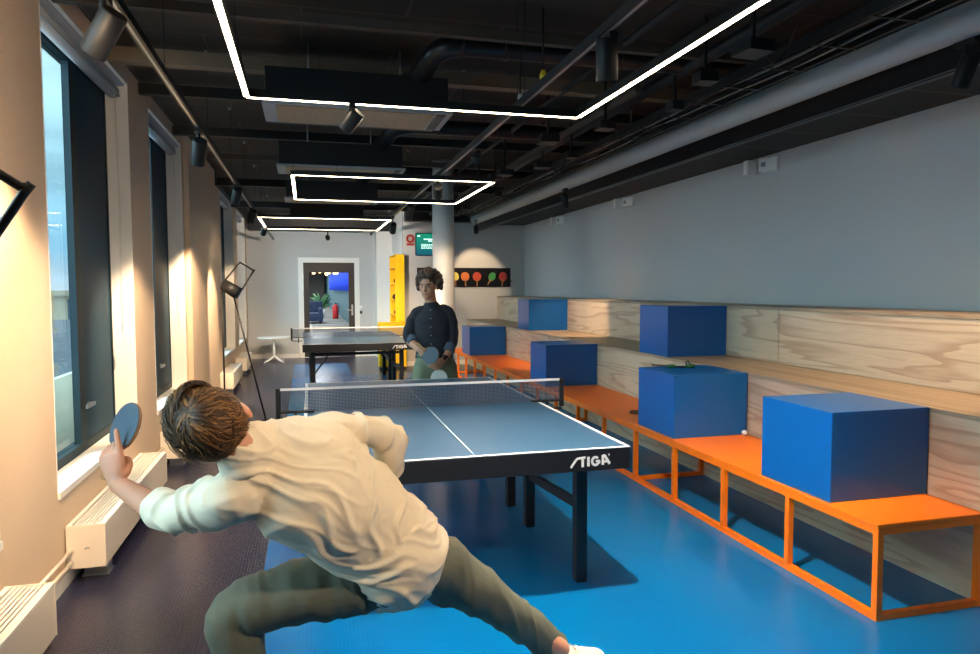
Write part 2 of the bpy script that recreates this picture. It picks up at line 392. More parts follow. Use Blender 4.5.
# ------------------------------------------------------------------ outside
def facade(name, x0, x1, y, z0, z1, cols, rows, m, wm, label):
    t = thing(name, label, 'building', ((x0+x1)/2, y, z0))
    mb = MB().box(x0, x1, y, y+8, z0, z1); mb.box(x0-.3, x1+.3, y-.4, y+8, z1, z1+.35)
    o = mb.build('wall', m); o.data.transform(Matrix.Translation(-t.location)); o.parent = t
    for i in range(cols):
        for j in range(rows):
            cx = x0+(i+.5)*(x1-x0)/cols; cz = z0+(j+.55)*(z1-z0)/rows
            o = MB().box(cx-.55, cx+.55, y-.06, y+.1, cz-.9, cz+.9).build('window', wm); o.data.transform(Matrix.Translation(-t.location)); o.parent = t
    return t
stone = mat('sandstone_facade', srgb(150,140,120), .9, var=.15, vscale=1)
wdark = mat('far_window_glass', srgb(60,70,80), .2)
facade('apartment_building', -26, -6, 52, -9, 1.1, 8, 4, stone, wdark, 'beige stone building with rows of windows, seen through the nearest window')
facade('office_building', -44, -27, 70, -9, 2.4, 6, 4, mat('grey_facade', srgb(140,150,150), .9, var=.1, vscale=1), wdark, 'greyer building farther off behind the beige one, outside the windows')
slate = tilemat('slate_roof', srgb(58,72,82), srgb(40,50,60), .5, .3, .02)
rh = thing('townhouse', 'slate roofed house with an arched window, seen low through the nearest window', 'house', (-9, 27, -8))
rb_ = MB()
T = Matrix.Translation(-rh.location)
rb_.poly([(25.2, -1.9), (33, .25), (33, -1.9)], 12, T=T @ Matrix(((0,0,1,-15),(1,0,0,0),(0,1,0,0),(0,0,0,1))))
rb_.build('roof', slate, rh)
MB().box(-15, -3, 25.6, 32.6, -8, -1.9, T=T).build('wall', mat('blue_grey_render', srgb(88,104,112), .9), rh)
for k in range(5):
    x = -13.4+k*2.4+.55
    arch = [(-.55,-.9),(.55,-.9),(.55,.2)]+[(.55*math.cos(a), .2+.55*math.sin(a)) for a in [PI*i/8 for i in range(1,8)]]+[(-.55,.2)]
    wv = MB().poly(arch, .12, T=T @ Matrix(((1,0,0,x),(0,0,1,25.5),(0,1,0,-3.1),(0,0,0,1)))).build('arched_window', wdark, rh)
    MB().box(x-.03, x+.03, 25.42, 25.5, -4, -2.4, T=T).box(x-.55, x+.55, 25.42, 25.5, -3.2, -3.13, T=T).build('glazing_bar', white, wv)
hl = MB(); n = 40
vsl = []
for i in range(n+1):
    x = -90+i*2.4; vsl.append((x, 95, 1.3+1.6*noise.noise(V((x*.08, 3, 0)))+.6*noise.noise(V((x*.5, 9, 0)))))
hb = hl.bm
tops = [hb.verts.new(v) for v in vsl]; bots = [hb.verts.new((v[0], 92, -12)) for v in vsl]; bk = [hb.verts.new((v[0], 110, -12)) for v in vsl]
for i in range(n):
    hb.faces.new([bots[i], bots[i+1], tops[i+1], tops[i]]); hb.faces.new([tops[i], tops[i+1], bk[i+1], bk[i]])
hl.build('hills', mat('distant_trees', srgb(70,88,80), .9, var=.3, vscale=.6), kind='structure')
MB().box(-120, -1.6, -20, 110, -12.2, -12).build('ground_outside', mat('asphalt', srgb(90,92,94), .9), kind='structure')
S('trim_3', MB().box(XL-.62, XL-.58, Y0, 8.2, -.2, .86), frost)

# ------------------------------------------------------------------ bleacher
bl = thing('bleacher', 'tiered pale plywood seating steps running along the grey wall', 'bleacher', (3.1, 6, 0))
def bpart(n, mb, m):
    o = mb.build(n, m); o.data.transform(Matrix.Translation((-3.1, -6, 0))); o.parent = bl; return o
g = .0025
seams = [-1.8, .0, 2.46, 4.90, 7.34, 9.0, 11.3, YBR-.01]
for a, b in zip(seams[:-1], seams[1:]):
    bpart('lower_riser_panel', MB().box(3.10, 3.125, a+g, b-g, .0, .875), ply if b > 4 else plyend)
    bpart('upper_riser_panel', MB().box(3.72, 3.745, a+g, b-g, .903, 1.33), ply)
    bpart('tread_panel', MB().box(3.095, 3.745, a+g, b-g, .877, .90), plytop)
    bpart('top_panel', MB().box(3.715, 4.295, a+g, b-g, 1.332, 1.355), plytop)
bpart('inner_frame', MB().box(3.2, 3.24, -1.8, YBR-.02, 0, .87).box(4.2, 4.24, -1.8, YBR-.02, 0, 1.33).box(3.8, 3.84, -1.8, YBR-.02, 0, 1.33), plyend)

# ------------------------------------------------------------------ orange bench
bn = thing('bench', 'long low orange metal bench in front of the plywood steps', 'bench', (2.78, 7.4, 0))
by0, by1 = 2.55, 12.23
def bnp(n, mb, m=orange, bev=0):
    o = mb.build(n, m, None, bev); o.data.transform(Matrix.Translation((-2.78, -7.4, 0))); o.parent = bn; return o
bnp('bench_top', MB().box(2.475, 3.095, by0, by1, .432, .45), bev=.002)
t = .032
bnp('front_rail', MB().box(2.48, 2.48+t, by0+.002, by1, .398, .431)); bnp('floor_rail', MB().box(2.48, 2.48+t, by0+.002, by1, .0, t))
bnp('back_rail', MB().box(3.06, 3.06+t, by0+.002, by1, .398, .431))
for k in range(17):
    y = by0+.002+k*.605
    y = min(y, by1-t)
    bnp('leg', MB().box(2.4805, 2.4795+t, y, y+t, t, .398))
    if k % 4 == 0:
        bnp('leg', MB().box(3.0605, 3.0595+t, y, y+t, .0, .398))
        bnp('cross_rail', MB().box(2.48+t, 3.06, y+.001, y+t-.001, .001, t-.001)); bnp('cross_rail', MB().box(2.48+t, 3.06, y+.001, y+t-.001, .399, .43))

# ------------------------------------------------------------------ blue cubes
cubes = [((2.795, 3.148, .45), 'blue block at the near end of the orange bench, closest to the camera'),
         ((2.795, 4.68, .45), 'blue block on the orange bench with black straps lying on top'),
         ((2.795, 7.40, .45), 'blue block on the orange bench just beyond the net post'),
         ((2.795, 11.06, .45), 'farthest blue block on the orange bench, right of the standing player'),
         ((3.418, 5.90, .90), 'nearer blue block on the middle plywood step'),
         ((3.418, 9.93, .90), 'far blue block on the middle plywood step')]
me0 = None
for loc, lab in cubes:
    if me0 is None:
        o = MB().box(-.297, .297, -.272, .272, 0, .452).build('storage_block', cubeblue, None, .003, label=lab, category='block', group='blue blocks on the seating'); me0 = o.data
    else:
        o = bpy.data.objects.new('storage_block', me0); C.objects.link(o); tag(o, None, lab, 'block', 'blue blocks on the seating')
    o.location = loc
# small things on the seating
st = thing('resistance_band', 'black strap with green grips lying on a blue block', 'strap', (2.74, 4.86, .903))
MB().tube(catmull([(-.10,.15,.006),(-.04,.06,.008),(0,-.02,.008),(.08,-.06,.008),(.16,-.04,.01)],6), .006, 8).build('strap', black, st)
gg = mat('green_rubber', srgb(20,90,50), .5)
MB().tube([(-.06,-.03,.014),(-.005,-.045,.014)], .013, 12).build('grip', gg, st); MB().tube([(.07,-.085,.014),(.14,-.075,.014)], .013, 12).build('grip', gg, st)
MB().tube(catmull([(.09,-.06,.01),(.1,-.03,.035),(.13,-.01,.045),(.15,.0,.02)],6), .006, 8).build('loop', black, st)
MB().tube(catmull([(.0,.0,.007),(-.05,.04,.007),(-.02,.09,.012),(.04,.05,.014),(.08,.0,.007),(.15,.02,.007),(.17,-.06,.007)],6), .007, 8).build('strap_coil', black, None, label='short black strap curled on the orange bench', category='strap').location = (2.70, 5.35, .452)
MB().ell((0,0,0), (.02,.02,.02), seg=24, rg=16).build('table_tennis_ball', lineW, None, label='white table tennis ball on the orange bench behind a blue block', category='ball').location = (3.045, 4.37, .471)

# ------------------------------------------------------------------ table tennis table
def stroke(mb, pts, w, h, T, mi=0):
    for (a, b) in zip(pts[:-1], pts[1:]):
        a, b = V((*a, 0)), V((*b, 0)); d = (b-a).normalized(); n = V((-d.y, d.x, 0))*w/2
        q = [a-n-d*0, b-n+d*0, b+n, a+n]
        mb.poly([(p.x, p.y) for p in q], h, mi, T)
    for p in pts[1:-1]:
        mb.poly([(p[0]+w/2*math.cos(2*PI*k/8), p[1]+w/2*math.sin(2*PI*k/8)) for k in range(8)], h*.98, mi, T)
def logo(T, u):
    mb = MB(); h = .0015
    W = .26
    stroke(mb, [(.02,.0),(.50,.66),(.66,.84),(.80,.88),(1.56,.95)], .22, h, T)
    stroke(mb, [(1.27,.92),(1.27,.0)], W, h, T); stroke(mb, [(1.88,.99),(1.88,.04)], W, h, T)
    arc = [(2.62+.35*math.cos(math.radians(a)), .52+.40*math.sin(math.radians(a))) for a in range(42, 352, 20)]
    stroke(mb, arc, .24, h, T); stroke(mb, [(2.66,.52),(3.05,.52),(3.05,.26)], .2, h, T)
    stroke(mb, [(3.42,1.08),(3.42,.10)], W, h, T); stroke(mb, [(3.42,1.0),(3.62,1.0),(4.16,.16)], W, h, T); stroke(mb, [(3.42,.42),(3.95,.42)], .2, h, T)
    stroke(mb, [(4.08,1.02),(4.08,1.16)], .14, h, T)
    return mb
def netmat():
    m = bpy.data.materials.new('net_mesh'); m.use_nodes = True; nt = m.node_tree; b = nt.nodes['Principled BSDF']
    N = nt.nodes.new; L = nt.links.new
    tr = N('ShaderNodeBsdfTransparent'); mx = N('ShaderNodeMixShader'); out = nt.nodes['Material Output']
    tc = N('ShaderNodeTexCoord'); sp = N('ShaderNodeSeparateXYZ'); L(tc.outputs['Object'], sp.inputs[0])
    def cell(o):
        a = N('ShaderNodeMath'); a.operation = 'MULTIPLY'; a.inputs[1].default_value = 1/.009; L(o, a.inputs[0])
        f = N('ShaderNodeMath'); f.operation = 'FRACT'; L(a.outputs[0], f.inputs[0])
        g_ = N('ShaderNodeMath'); g_.operation = 'LESS_THAN'; g_.inputs[1].default_value = .32; L(f.outputs[0], g_.inputs[0]); return g_.outputs[0]
    mm = N('ShaderNodeMath'); mm.operation = 'MAXIMUM'; L(cell(sp.outputs[0]), mm.inputs[0]); L(cell(sp.outputs[2]), mm.inputs[1])
    L(mm.outputs[0], mx.inputs[0]); L(tr.outputs[0], mx.inputs[1]); L(b.outputs[0], mx.inputs[2]); L(mx.outputs[0], out.inputs[0])
    b.inputs['Base Color'].default_value = srgb(52,66,88); b.inputs['Roughness'].default_value = .8
    return m
netm = netmat()
def tt_table(loc, rz, label, cross=False):
    t = thing('table_tennis_table', label, 'table', loc, rz)
    L2, W2, H, lw = 1.37, .7625, .76, .02
    top = MB(); top.box(-W2, W2, -L2, -.002, H-.003, H).box(-W2, W2, .002, L2, H-.003, H); top.build('table_top', tabletop, t)
    ln = MB(); z0, z1 = H, H+.0008
    ln.box(-W2, -W2+lw, -L2, L2, z0, z1).box(W2-lw, W2, -L2, L2, z0, z1).box(-W2+lw, W2-lw, -L2, -L2+lw, z0, z1).box(-W2+lw, W2-lw, L2-lw, L2, z0, z1)
    ln.box(-.0018, .0018, -L2+lw, L2-lw, z0, z1)
    ln.build('court_lines', lineW, t)
    a = MB(); k = .006; zb = H-.105
    zt_ = H-.0032; k = .001
    a.box(-W2+k, W2-k, -L2+k, -L2+k+.03, zb, zt_).box(-W2+k, W2-k, L2-k-.03, L2-k, zb, zt_)
    a.box(W2-k-.03, W2-k, -L2+k+.03, L2-k-.03, zb, zt_).box(-W2+k, -W2+k+.03, -L2+k+.03, L2-k-.03, zb, zt_)
    a.box(-W2+k+.03, W2-k-.03, -L2+k+.03, L2-k-.03, zt_-.016, zt_)
    ap = a.build('apron', apron, t, .003)
    u = .0475
    T = Matrix(((u,0,0,.457),(0,0,-1,-L2+k-.0003),(0,u,0,H-.083),(0,0,0,1)))
    T = T @ Matrix.Diagonal((1,1,1,1))
    logo(T, u).build('lettering', mat('silver_print', srgb(205,208,212), .5), ap)
    xs = .62
    for sx in (-1, 1):
        for y in (-L2+.29, -.215, .215, L2-.29):
            leg = MB().box(sx*xs-.03, sx*xs+.03, y-.03, y+.03, .006, zb+.02).build('leg', apron, t, .004)
            MB().box(sx*xs-.026, sx*xs+.026, y-.026, y+.026, 0, .006).build('rubber_foot', black, leg)
        for s in (-1, 1):
            MB().bar((sx*xs, s*(L2-.29), .40), (sx*xs, s*.215, .33), .028, .05).build('brace', apron, t)
    for s in (-1, 1):
        MB().box(-xs+.03, xs-.03, s*(L2-.29)-.015, s*(L2-.29)+.015, .58, .62).build('cross_rail', apron, t)
        for sx in ((-1, 1) if cross else ()): MB().bar((sx*(xs-.02), s*(L2-.29), .33), (sx*(xs-.28), s*(L2-.29), zb+.02), .022).build('brace', apron, t)
    for sx in (-1, 1): MB().box(sx*.595-.02, sx*.595+.02, -.62, -.50, zb-.06, zb-.03).build('folding_bracket', black, t)
    n = thing('net', None, None); n.parent = t; n.location = (0, 0, H)
    nw = W2+.1525
    MB().box(-nw, nw, -.0008, .0008, .004, .140).build('net_mesh', netm, n)
    MB().box(-nw, nw, -.003, .003, .1395, .1545).build('net_tape', lineW, n)
    for sx in (-1, 1):
        MB().box(sx*nw-.014, sx*nw+.014, -.014, .014, -.035, .156).build('net_post', black, n, .003)
        MB().box(min(sx*nw, sx*(W2-.06)), max(sx*nw, sx*(W2-.06)), -.022, .022, .002, .012).box(min(sx*nw, sx*(W2-.05)), max(sx*nw, sx*(W2-.05)), -.02, .02, -.05, -.04).tube([(sx*(W2+.05), 0, -.07), (sx*(W2+.05), 0, .002)], .008, 8).build('net_clamp', black, n)
    return t
t1 = tt_table((.738, 4.411, 0), -.0054, 'large blue table tennis table in front, between the two players')
t2 = tt_table((.69, 11.15, 0), .01, 'smaller looking blue table tennis table at the back near the glass door', True)

# ------------------------------------------------------------------ radiators
def radiator(y0, y1, label):
    L = y1-y0; t = thing('radiator', label, 'radiator', (-1.125, y0, 0), group='low radiators under the windows')
    x0, x1, z0, z1 = -.085, .095, .085, .31
    b = MB(); b.box(x0, x0+.012, .004, L-.004, z0, z1-.012).box(x1-.012, x1, .004, L-.004, z0, z1-.012).box(x0+.012, x1-.012, .02, L-.02, z0, z0+.02)
    b.build('casing', creme, t, .002)
    for a in (0, L-.012): MB().box(x0-.002, x1+.002, a, a+.012, z0, z1).build('end_panel', creme, t, .002)
    MB().box(x0+.012, x1-.012, .013, L-.013, z1-.07, z1-.06).build('heat_element', charcoal, t)
    gr = MB(); gr.box(x0, x0+.022, .012, L-.012, z1-.012, z1).box(x1-.022, x1, .012, L-.012, z1-.012, z1)
    for k in range(7): gr.box(x0+.033+k*.0186, x0+.043+k*.0186, .012, L-.012, z1-.012, z1-.003)
    gr.build('top_grille', white, t)
    MB().tube(catmull([(.0,-.0022,.185),(.008,-.0022,.192),(.016,-.0022,.193),(.024,-.0022,.186)],4), .0018, 6).build('maker_mark', silver, t)
    for y in (.12, L-.22):
        MB().box(-.04, .07, y, y+.10, .004, z0).box(-.05, .08, y-.01, y+.11, 0, .005).build('foot', silver, t)
    return t
radiator(1.75, 3.21, 'nearest cream radiator, cut by the lower left corner of the photo')
radiator(3.95, 5.61, 'cream radiator under the nearest glass window, beneath the player\'s outstretched hand')
radiator(6.35, 7.8, 'cream radiator just beyond the crouching player\'s head')
radiator(8.3, 8.95, 'short cream radiator at the wide pier beside the floor lamp')
radiator(10.6, 11.15+.9, 'cream radiator beyond the floor lamp, second from the back wall')
radiator(12.9, 14.1, 'farthest cream radiator near the round white table')
for a, b, lab in ((3.21, 3.95, 'pair of cream heating pipes between the two nearest radiators'), (5.61, 6.35, '')):
    pp = thing('heating_pipes', 'pair of cream heating pipes low on the wall between the two nearest radiators' if a < 4 else 'pair of cream heating pipes low on the wall under the second pier', 'pipe', (-1.19, a, 0))
    for z in (.12, .18): MB().tube([(0,0,z),(0,b-a,z)], .011, 12).build('pipe', creme, pp)
    MB().box(-.03, .012, .05, .07, .10, .2).build('bracket', creme, pp)

# ------------------------------------------------------------------ column
cl = thing('column', 'round white column standing between the tables and the racket board', 'column', (1.70, 8.8, 0))
MB().tube([(0,0,0),(0,0,3.12)], .138, 40, caps=True).build('shaft', white, cl)
MB().tube([(0,0,0),(0,0,.08)], .142, 40).build('base_ring', white, cl)

# ------------------------------------------------------------------ ceiling services
BP = black
for k, (y, lab) in enumerate([(4.5, 'nearest black ceiling cooling unit with silver edged grille'), (6.72, 'second black ceiling cooling unit behind the first'), (9.1, 'third black ceiling cooling unit, over the second light rectangle'), (11.4, 'farthest black ceiling cooling unit, over the smallest light rectangle')]):
    if k == 0:
        cu0 = thing('ceiling_cooling_unit', lab, 'air conditioner', (.34, y, 2.65), group='ceiling cooling units')
        MB().box(-.56, .57, 0, .62, .012, .22).build('housing', BP, cu0, .004)
        MB().box(-.58, .60, 0, .5, -.004, .012).build('grille_frame', mat('satin_steel', srgb(160,166,172), .5, metal=.2), cu0)
        MB().box(-.50, .48, .03, .47, -.010, -.004).build('grille', mat('grille_mesh', srgb(160,138,110), .5, metal=.0, stretch=(1,1,1), vscale=40, var=.3), cu0)
        MB().box(.50, .56, .04, .46, -.010, -.004).build('end_slot', BP, cu0)
        MB().tube([(-.3,.3,.22),(-.3,.3,.47)], .006, 6).build('hanger', silver, cu0); MB().tube([(.3,.3,.22),(.3,.3,.47)], .006, 6).build('hanger', silver, cu0)
    else: dup(cu0, (.34, y, 2.65), label=lab)
for k, (y, lab) in enumerate([(4.3, 'nearest black spiral duct bending towards the right'), (6.5, 'second black spiral duct, right of the second cooling unit'), (8.9, 'farthest black spiral duct behind the column')]):
    if k == 0:
        d0 = thing('air_duct', lab, 'duct', (0, y, 0), group='black spiral ducts')
        MB().tube(catmull([(.70,.35,2.86),(.74,.18,2.90),(.80,0,2.96),(.92,-.06,2.99),(1.15,-.06,3.0),(3.0,-.06,3.0)], 6), .068, 20).build('pipe', duct, d0)
        for x in (1.2, 1.9, 2.6): MB().tube([(x,-.06,3.0),(x+.03,-.06,3.0)], .073, 20).build('coupling', duct, d0)
        MB().tube([(.685,.37,2.85),(.70,.34,2.865)], .078, 20).build('collar', duct, d0)
    else: dup(d0, (0, y, 0), label=lab)
gd = MB().tube([(3.20, -2.5, 2.85), (3.20, 1, 2.85), (3.20, 6, 2.85), (3.20, 13.3, 2.85)], .095, 28).build('main_air_duct', greyduct, None, label='long blue grey duct running along the black bulkhead', category='duct')
tanbeam = mat('tan_steel', srgb(112,94,76), .6)
# steel rails across and along the ceiling
rails = [(4.0, 2.98, brownbeam, .05, .05, 'thin steel ceiling rail nearest the camera'), (5.06, 3.03, tanbeam, .10, .09, 'wide brown steel ceiling beam above the nearest cooling unit'),
         (5.9, 3.04, charcoal, .06, .08, 'dark ceiling rail between the first two cooling units'), (7.3, 3.03, charcoal, .08, .08, 'dark ceiling rail above the second cooling unit'),
         (8.4, 3.0, brownbeam, .06, .06, 'brown ceiling rail before the column'), (10.4, 3.0, charcoal, .1, .1, 'dark ceiling beam beyond the column'), (12.6, 2.95, charcoal, .1, .1, 'dark ceiling beam nearest the back wall')]
for y, z, m, wd, h, lab in rails:
    MB().box(XL+.02, 3.29, y-wd/2, y+wd/2, z-h/2, z+h/2).build('ceiling_beam', m, None, label=lab, category='beam', group='ceiling beams')
for x, z, r, lab in ((2.2, 2.86, .028, 'grey pipe running lengthwise left of the cable trays'), (2.45, 2.96, .04, 'thick dark pipe running lengthwise under the ceiling tiles'), (1.9, 3.0, .022, 'thin dark pipe running lengthwise above the right light strip')):
    MB().tube([(x, 4.4 if x == 2.2 else 1.5, z), (x, 12.6, z)], r, 14).build('ceiling_pipe', brownbeam if x == 2.2 else charcoal, None, label=lab, category='pipe', group='lengthwise ceiling pipes')
for k, (x, y0_, y1_, z, lab) in enumerate([(2.75, 1.2, 12.4, 2.80, 'black cable tray full of thin cables beside the long duct')]):
    ct = thing('cable_tray', lab, 'cable tray', (x, y0_, z))
    L = y1_-y0_
    MB().box(-.15,-.145,0,L,0,.06).box(.145,.15,0,L,0,.06).box(-.12,-.10,0,L,0,.004).box(.10,.12,0,L,0,.004).build('side_rails', BP, ct)
    for j in range(int(L/.4)): MB().box(-.145,.145, j*.4, j*.4+.02, -.004, 0).build('rung', BP, ct)
    for j in range(7):
        rr = random.Random(j); pts = [(-.11+.035*j+.02*rr.uniform(-1,1), q*L/24, .02+.025*rr.random()) for q in range(25)]
        MB().tube(catmull(pts, 3), .006, 6).build('cable', mat('pale_cable', srgb(150,150,145), .5) if j in (2,5) else charcoal, ct)
# hangers, valves and boxes between the services
rr = random.Random(5)
for k in range(16):
    x = rr.uniform(1.9, 2.45); y = 3.2+k*.55; z = rr.uniform(2.70, 2.76)
    jb = thing('junction_box', 'black ceiling junction box with a bracket among the services, %s' % ['beside the long duct','above the right light strip','left of the cable tray','under the ceiling tiles'][k % 4], 'box', (x, y, z), rr.uniform(-.1,.1), group='black junction boxes in the ceiling services')
    jb['label'] = 'small black junction box among the ceiling services by the long duct'
    s_ = rr.uniform(.04, .08)
    MB().box(-s_, s_, -s_, s_, -.03, .03).build('box', black, jb, .004)
    MB().box(-.008, .008, -.008, .008, .03, ZC-z-.002).build('hanger', charcoal, jb)
    if k % 3 == 0: MB().tube(catmull([(s_,0,0),(s_+.08,.03,-.05),(s_+.15,.02,.02),(s_+.1,-.1,.1)], 5), .006, 6).build('cable', charcoal, jb)
for (x, y, z, col, lab) in ((1.34, 3.88, 2.74, srgb(220,190,30), 'tiny yellow tag on a valve under the ceiling right of the spotlight'), (1.40, 4.52, 2.78, srgb(200,200,200), 'white sensor head hanging under a dark ceiling rail')):
    v = thing('sprinkler_head', lab, 'sprinkler', (x, y, z))
    MB().tube([(0,0,-.02),(0,0,.0),(0,0,.03)], [.02,.022,.012], 12).build('head', mat('tag_colour', col, .5), v)
    MB().tube([(0,0,.03),(0,0,ZC-z-.001)], .006, 8).build('stem', charcoal, v)

# ------------------------------------------------------------------ tracks and spotlights
TZ = 2.5
def track(x0, y0, x1, y1, label):
    t = thing('light_track', label, 'light track', (x0, y0, TZ))
    d = V((x1-x0, y1-y0, 0)); L = d.length
    MB().bar((0,0,.018), V((d.x, d.y, .018)), .034, .036).build('rail', BP, t)
    MB().bar((0,0,-.001), V((d.x, d.y, -.001)), .012, .003).build('conductor_slot', silver, t)
    for k in range(int(L/1.5)+1):
        p = d*(min(1, (k+.4)*1.5/L)); h = MB().tube([(p.x,p.y,.036),(p.x,p.y,ZC-TZ-.002)], .0018, 5).build('hanger_wire', charcoal, t)
        MB().tube([(p.x,p.y,ZC-TZ-.03),(p.x,p.y,ZC-TZ-.004)], .012, 10).build('ceiling_cup', silver, h)
track(-.62, -1.5, -.62, 14.8, 'long black lighting track hanging beside the windows')
track(1.12, -1.5, 1.18, 13.2, 'long black lighting track hanging above the table tennis tables')
lens = mat('spot_lens', srgb(255,230,200), .4, emit=(1,.75,.48,1), estr=14)
def spot(pos, aim, label, zt=TZ, energy=60, size=52, r=.043, L=.16, lit=True, blend=.5, col=(1,.72,.45), soft=.03, group='black track spotlights', stem=None):
    pos = V(pos); d = (V(aim)-pos).normalized()
    t = thing('spotlight', label, 'spotlight', pos, group=group)
    z = V((0,0,1)); axis = d
    MB().tube([-axis*L*.5, -axis*L*.46, axis*L*.46, axis*L*.5, axis*L*.499, axis*L*.30], [r*.9, r, r, r*.97, r*.9, r*.86], 24).build('lamp_can', charcoal, t)
    MB().tube([axis*L*.31, axis*(L*.31+.004)], r*.84, 20).build('lens', lens if lit else white, t)
    ztop = zt-pos.z
    sx = V(stem)-pos if stem else V((0,0,0))
    if ztop > .02:
        MB().tube([-axis*L*.2, V((sx.x, sx.y, ztop*.6)), V((sx.x, sx.y, ztop))], .011, 8).build('stem', BP, t)
        MB().box(sx.x-.016, sx.x+.016, sx.y-.06, sx.y+.06, ztop-.028, ztop-.002).build('track_adapter', BP, t)
    if energy:
        ld = bpy.data.lights.new('spot_beam', 'SPOT'); ld.energy = energy; ld.spot_size = math.radians(size); ld.spot_blend = blend; ld.color = col; ld.shadow_soft_size = soft
        lo = bpy.data.objects.new('spot_beam', ld); C.objects.link(lo); lo.parent = t; lo.location = axis*(L*.5+.015)
        lo.rotation_euler = (-axis).to_track_quat('Z', 'Y').to_euler()
    return t
WARM = (1, .70, .42)
K = 2.6
SL = [((-.63, 2.60, 2.365), (-1.22, 3.02, 1.55), 'large black spotlight at the upper left, tilted towards the window wall', 60, 75),
      ((-.62, 4.65, 2.36), (-1.0, 5.9, .6), 'black spotlight hanging in front of the pier beyond the nearest window', 60, 60),
      ((-.62, 7.05, 2.40), (-1.17, 8.6, .7), 'black spotlight on the window track, third from the camera', 70, 55),
      ((-.62, 9.0, 2.40), (-1.17, 10.0, .6), 'black spotlight with a pale rim, fourth on the window track', 70, 50),
      ((-.60, 11.2, 2.40), (-1.22, 13.4, .8), 'spotlight with a glowing lens near the far end of the window track', 30, 50)]
for p_, a_, l_, e_, s_ in SL: spot(p_, a_, l_, energy=e_*K, size=s_, col=WARM)
spot((1.15, 2.57, 2.41), (1.45, 3.2, 0), 'large black spotlight hanging straight down above the near end of the table', energy=75*K, size=95, col=(1,.86,.70), blend=.8)
spot((1.15, 6.18, 2.38), (1.6, 8.7, 1.2), 'black spotlight silhouetted against the top of the white column', energy=40*K, size=40, col=WARM)
spot((1.15, 7.9, 2.38), (.8, 9.5, .5), 'black spotlight just left of the white column', energy=70*K, size=70, col=WARM)
spot((1.16, 9.6, 2.34), (1.2, 11.5, .7), 'black spotlight over the back table, right of the smallest light rectangle', energy=80*K, size=70, col=WARM)
spot((1.20, 4.95, 2.455), (.62, 3.0, 1.3), 'glowing spotlight facing the camera left of the nearest light rectangle\'s corner', energy=18*K, size=80, r=.036, L=.12, col=(1,.8,.6))
spot((.24, 3.66, 2.37), (-.5, 4.2, 1.5), 'black spotlight hanging from the front edge of the nearest light rectangle', zt=2.45, energy=16*K, size=80, r=.036, L=.12, col=(1,.8,.6))
spot((.35, 11.5, 2.33), (.7, 15.8, 1.6), 'small black spotlight under the smallest light rectangle', zt=2.45, energy=45*K, size=95, r=.036, L=.12, col=(1,.85,.7))
spot((-.62, 1.9, 2.38), (-1.22, 3.3, 2.0), 'black spotlight on the window track above the camera', energy=16*K, size=75, col=WARM)
spot((1.13, .9, 2.40), (.1, 2.2, .8), 'black spotlight on the table track above the camera', energy=26*K, size=70, col=(1,.76,.52))
# spotlights of the soffit track
SOF = [((3.14, 8.26, 2.60), (3.5, 8.9, 1.1), 'small black spotlight hanging under the soffit at mid wall', 30, 60),
       ((3.22, 2.85, 2.60), (3.2, 3.8, .5), 'black spotlight at the right edge of the photo', 26, 80),
       ((3.0, 12.4, 2.58), (3.3, 13.6, 1.75), 'black spotlight aimed at the racket board', 16, 50),
       ((3.14, 5.5, 2.60), (2.9, 5.8, .4), 'black spotlight tucked under the soffit edge above the upper block', 26, 90)]
for p_, a_, l_, e_, s_ in SOF[:3]: spot(p_, a_, l_, zt=2.755, energy=e_*K, size=s_, col=WARM)

# ------------------------------------------------------------------ LED rectangles
def ledrect(x0, x1, y0, y1, z, label, open_near=False):
    t = thing('light_rectangle', label, 'ceiling light', ((x0+x1)/2, y1, z), group='hanging rectangles of light strip')
    o = V(t.location); wd = .024
    def seg(a, b):
        a = V((*a, z))-o; b = V((*b, z))-o
        pr = MB().bar(a+V((0,0,.024)), b+V((0,0,.024)), .034, .04).build('profile', BP, t)
        MB().bar(a+V((0,0,.0035)), b+V((0,0,.0035)), wd, .001).build('light_strip', ledm, pr)
        for f in (.2, .8):
            p = a.lerp(b, f); MB().tube([(p.x,p.y,.06),(p.x,p.y,ZC-z-.002)], .0015, 5).build('hanger_wire', charcoal, pr)
    seg((x0, y1), (x1, y1)); seg((x0, y0), (x0, y1-.018)); seg((x1, y0), (x1, y1-.018))
    if not open_near: seg((x0+.018, y0), (x1-.018, y0))
ledrect(-.262, 1.462, .9, 3.655, 2.45, 'nearest and largest hanging rectangle of warm light strip')
ledrect(-.09, 1.62, 6.03, 7.66, 2.45, 'middle hanging rectangle of warm light strip in front of the column')
ledrect(-.58, 1.13, 9.67, 11.48, 2.45, 'smallest hanging rectangle of warm light strip near the back wall')

# ------------------------------------------------------------------ right wall devices
for k, (y, lab) in enumerate([(6.02, 'nearest small white wall speaker box under the soffit, on the grey wall'), (9.0, 'middle small white wall speaker box under the soffit'), (11.6, 'farthest small white wall speaker box under the soffit')]):
    if k == 0:
        w0 = thing('wall_speaker', lab, 'speaker', (4.3, y, 2.68), group='white boxes under the soffit')  # unlit speaker boxes, no lamp inside
        MB().box(-.15, -.06, -.30, -.10, -.06, .06, T=Matrix.Rotation(.35, 4, 'Z')).build('housing', white, w0, .006)
        MB().box(-.155, -.05, -.05, .02, -.07, .065).build('front_box', white, w0, .006)
        MB().box(-.05, 0, -.04, .0, -.02, .02).build('wall_bracket', silver, w0); MB().box(-.10,-.0,-.22,-.18,-.02,.02).build('wall_bracket', silver, w0)
    else: dup(w0, (4.3, y, 2.68), label=lab)

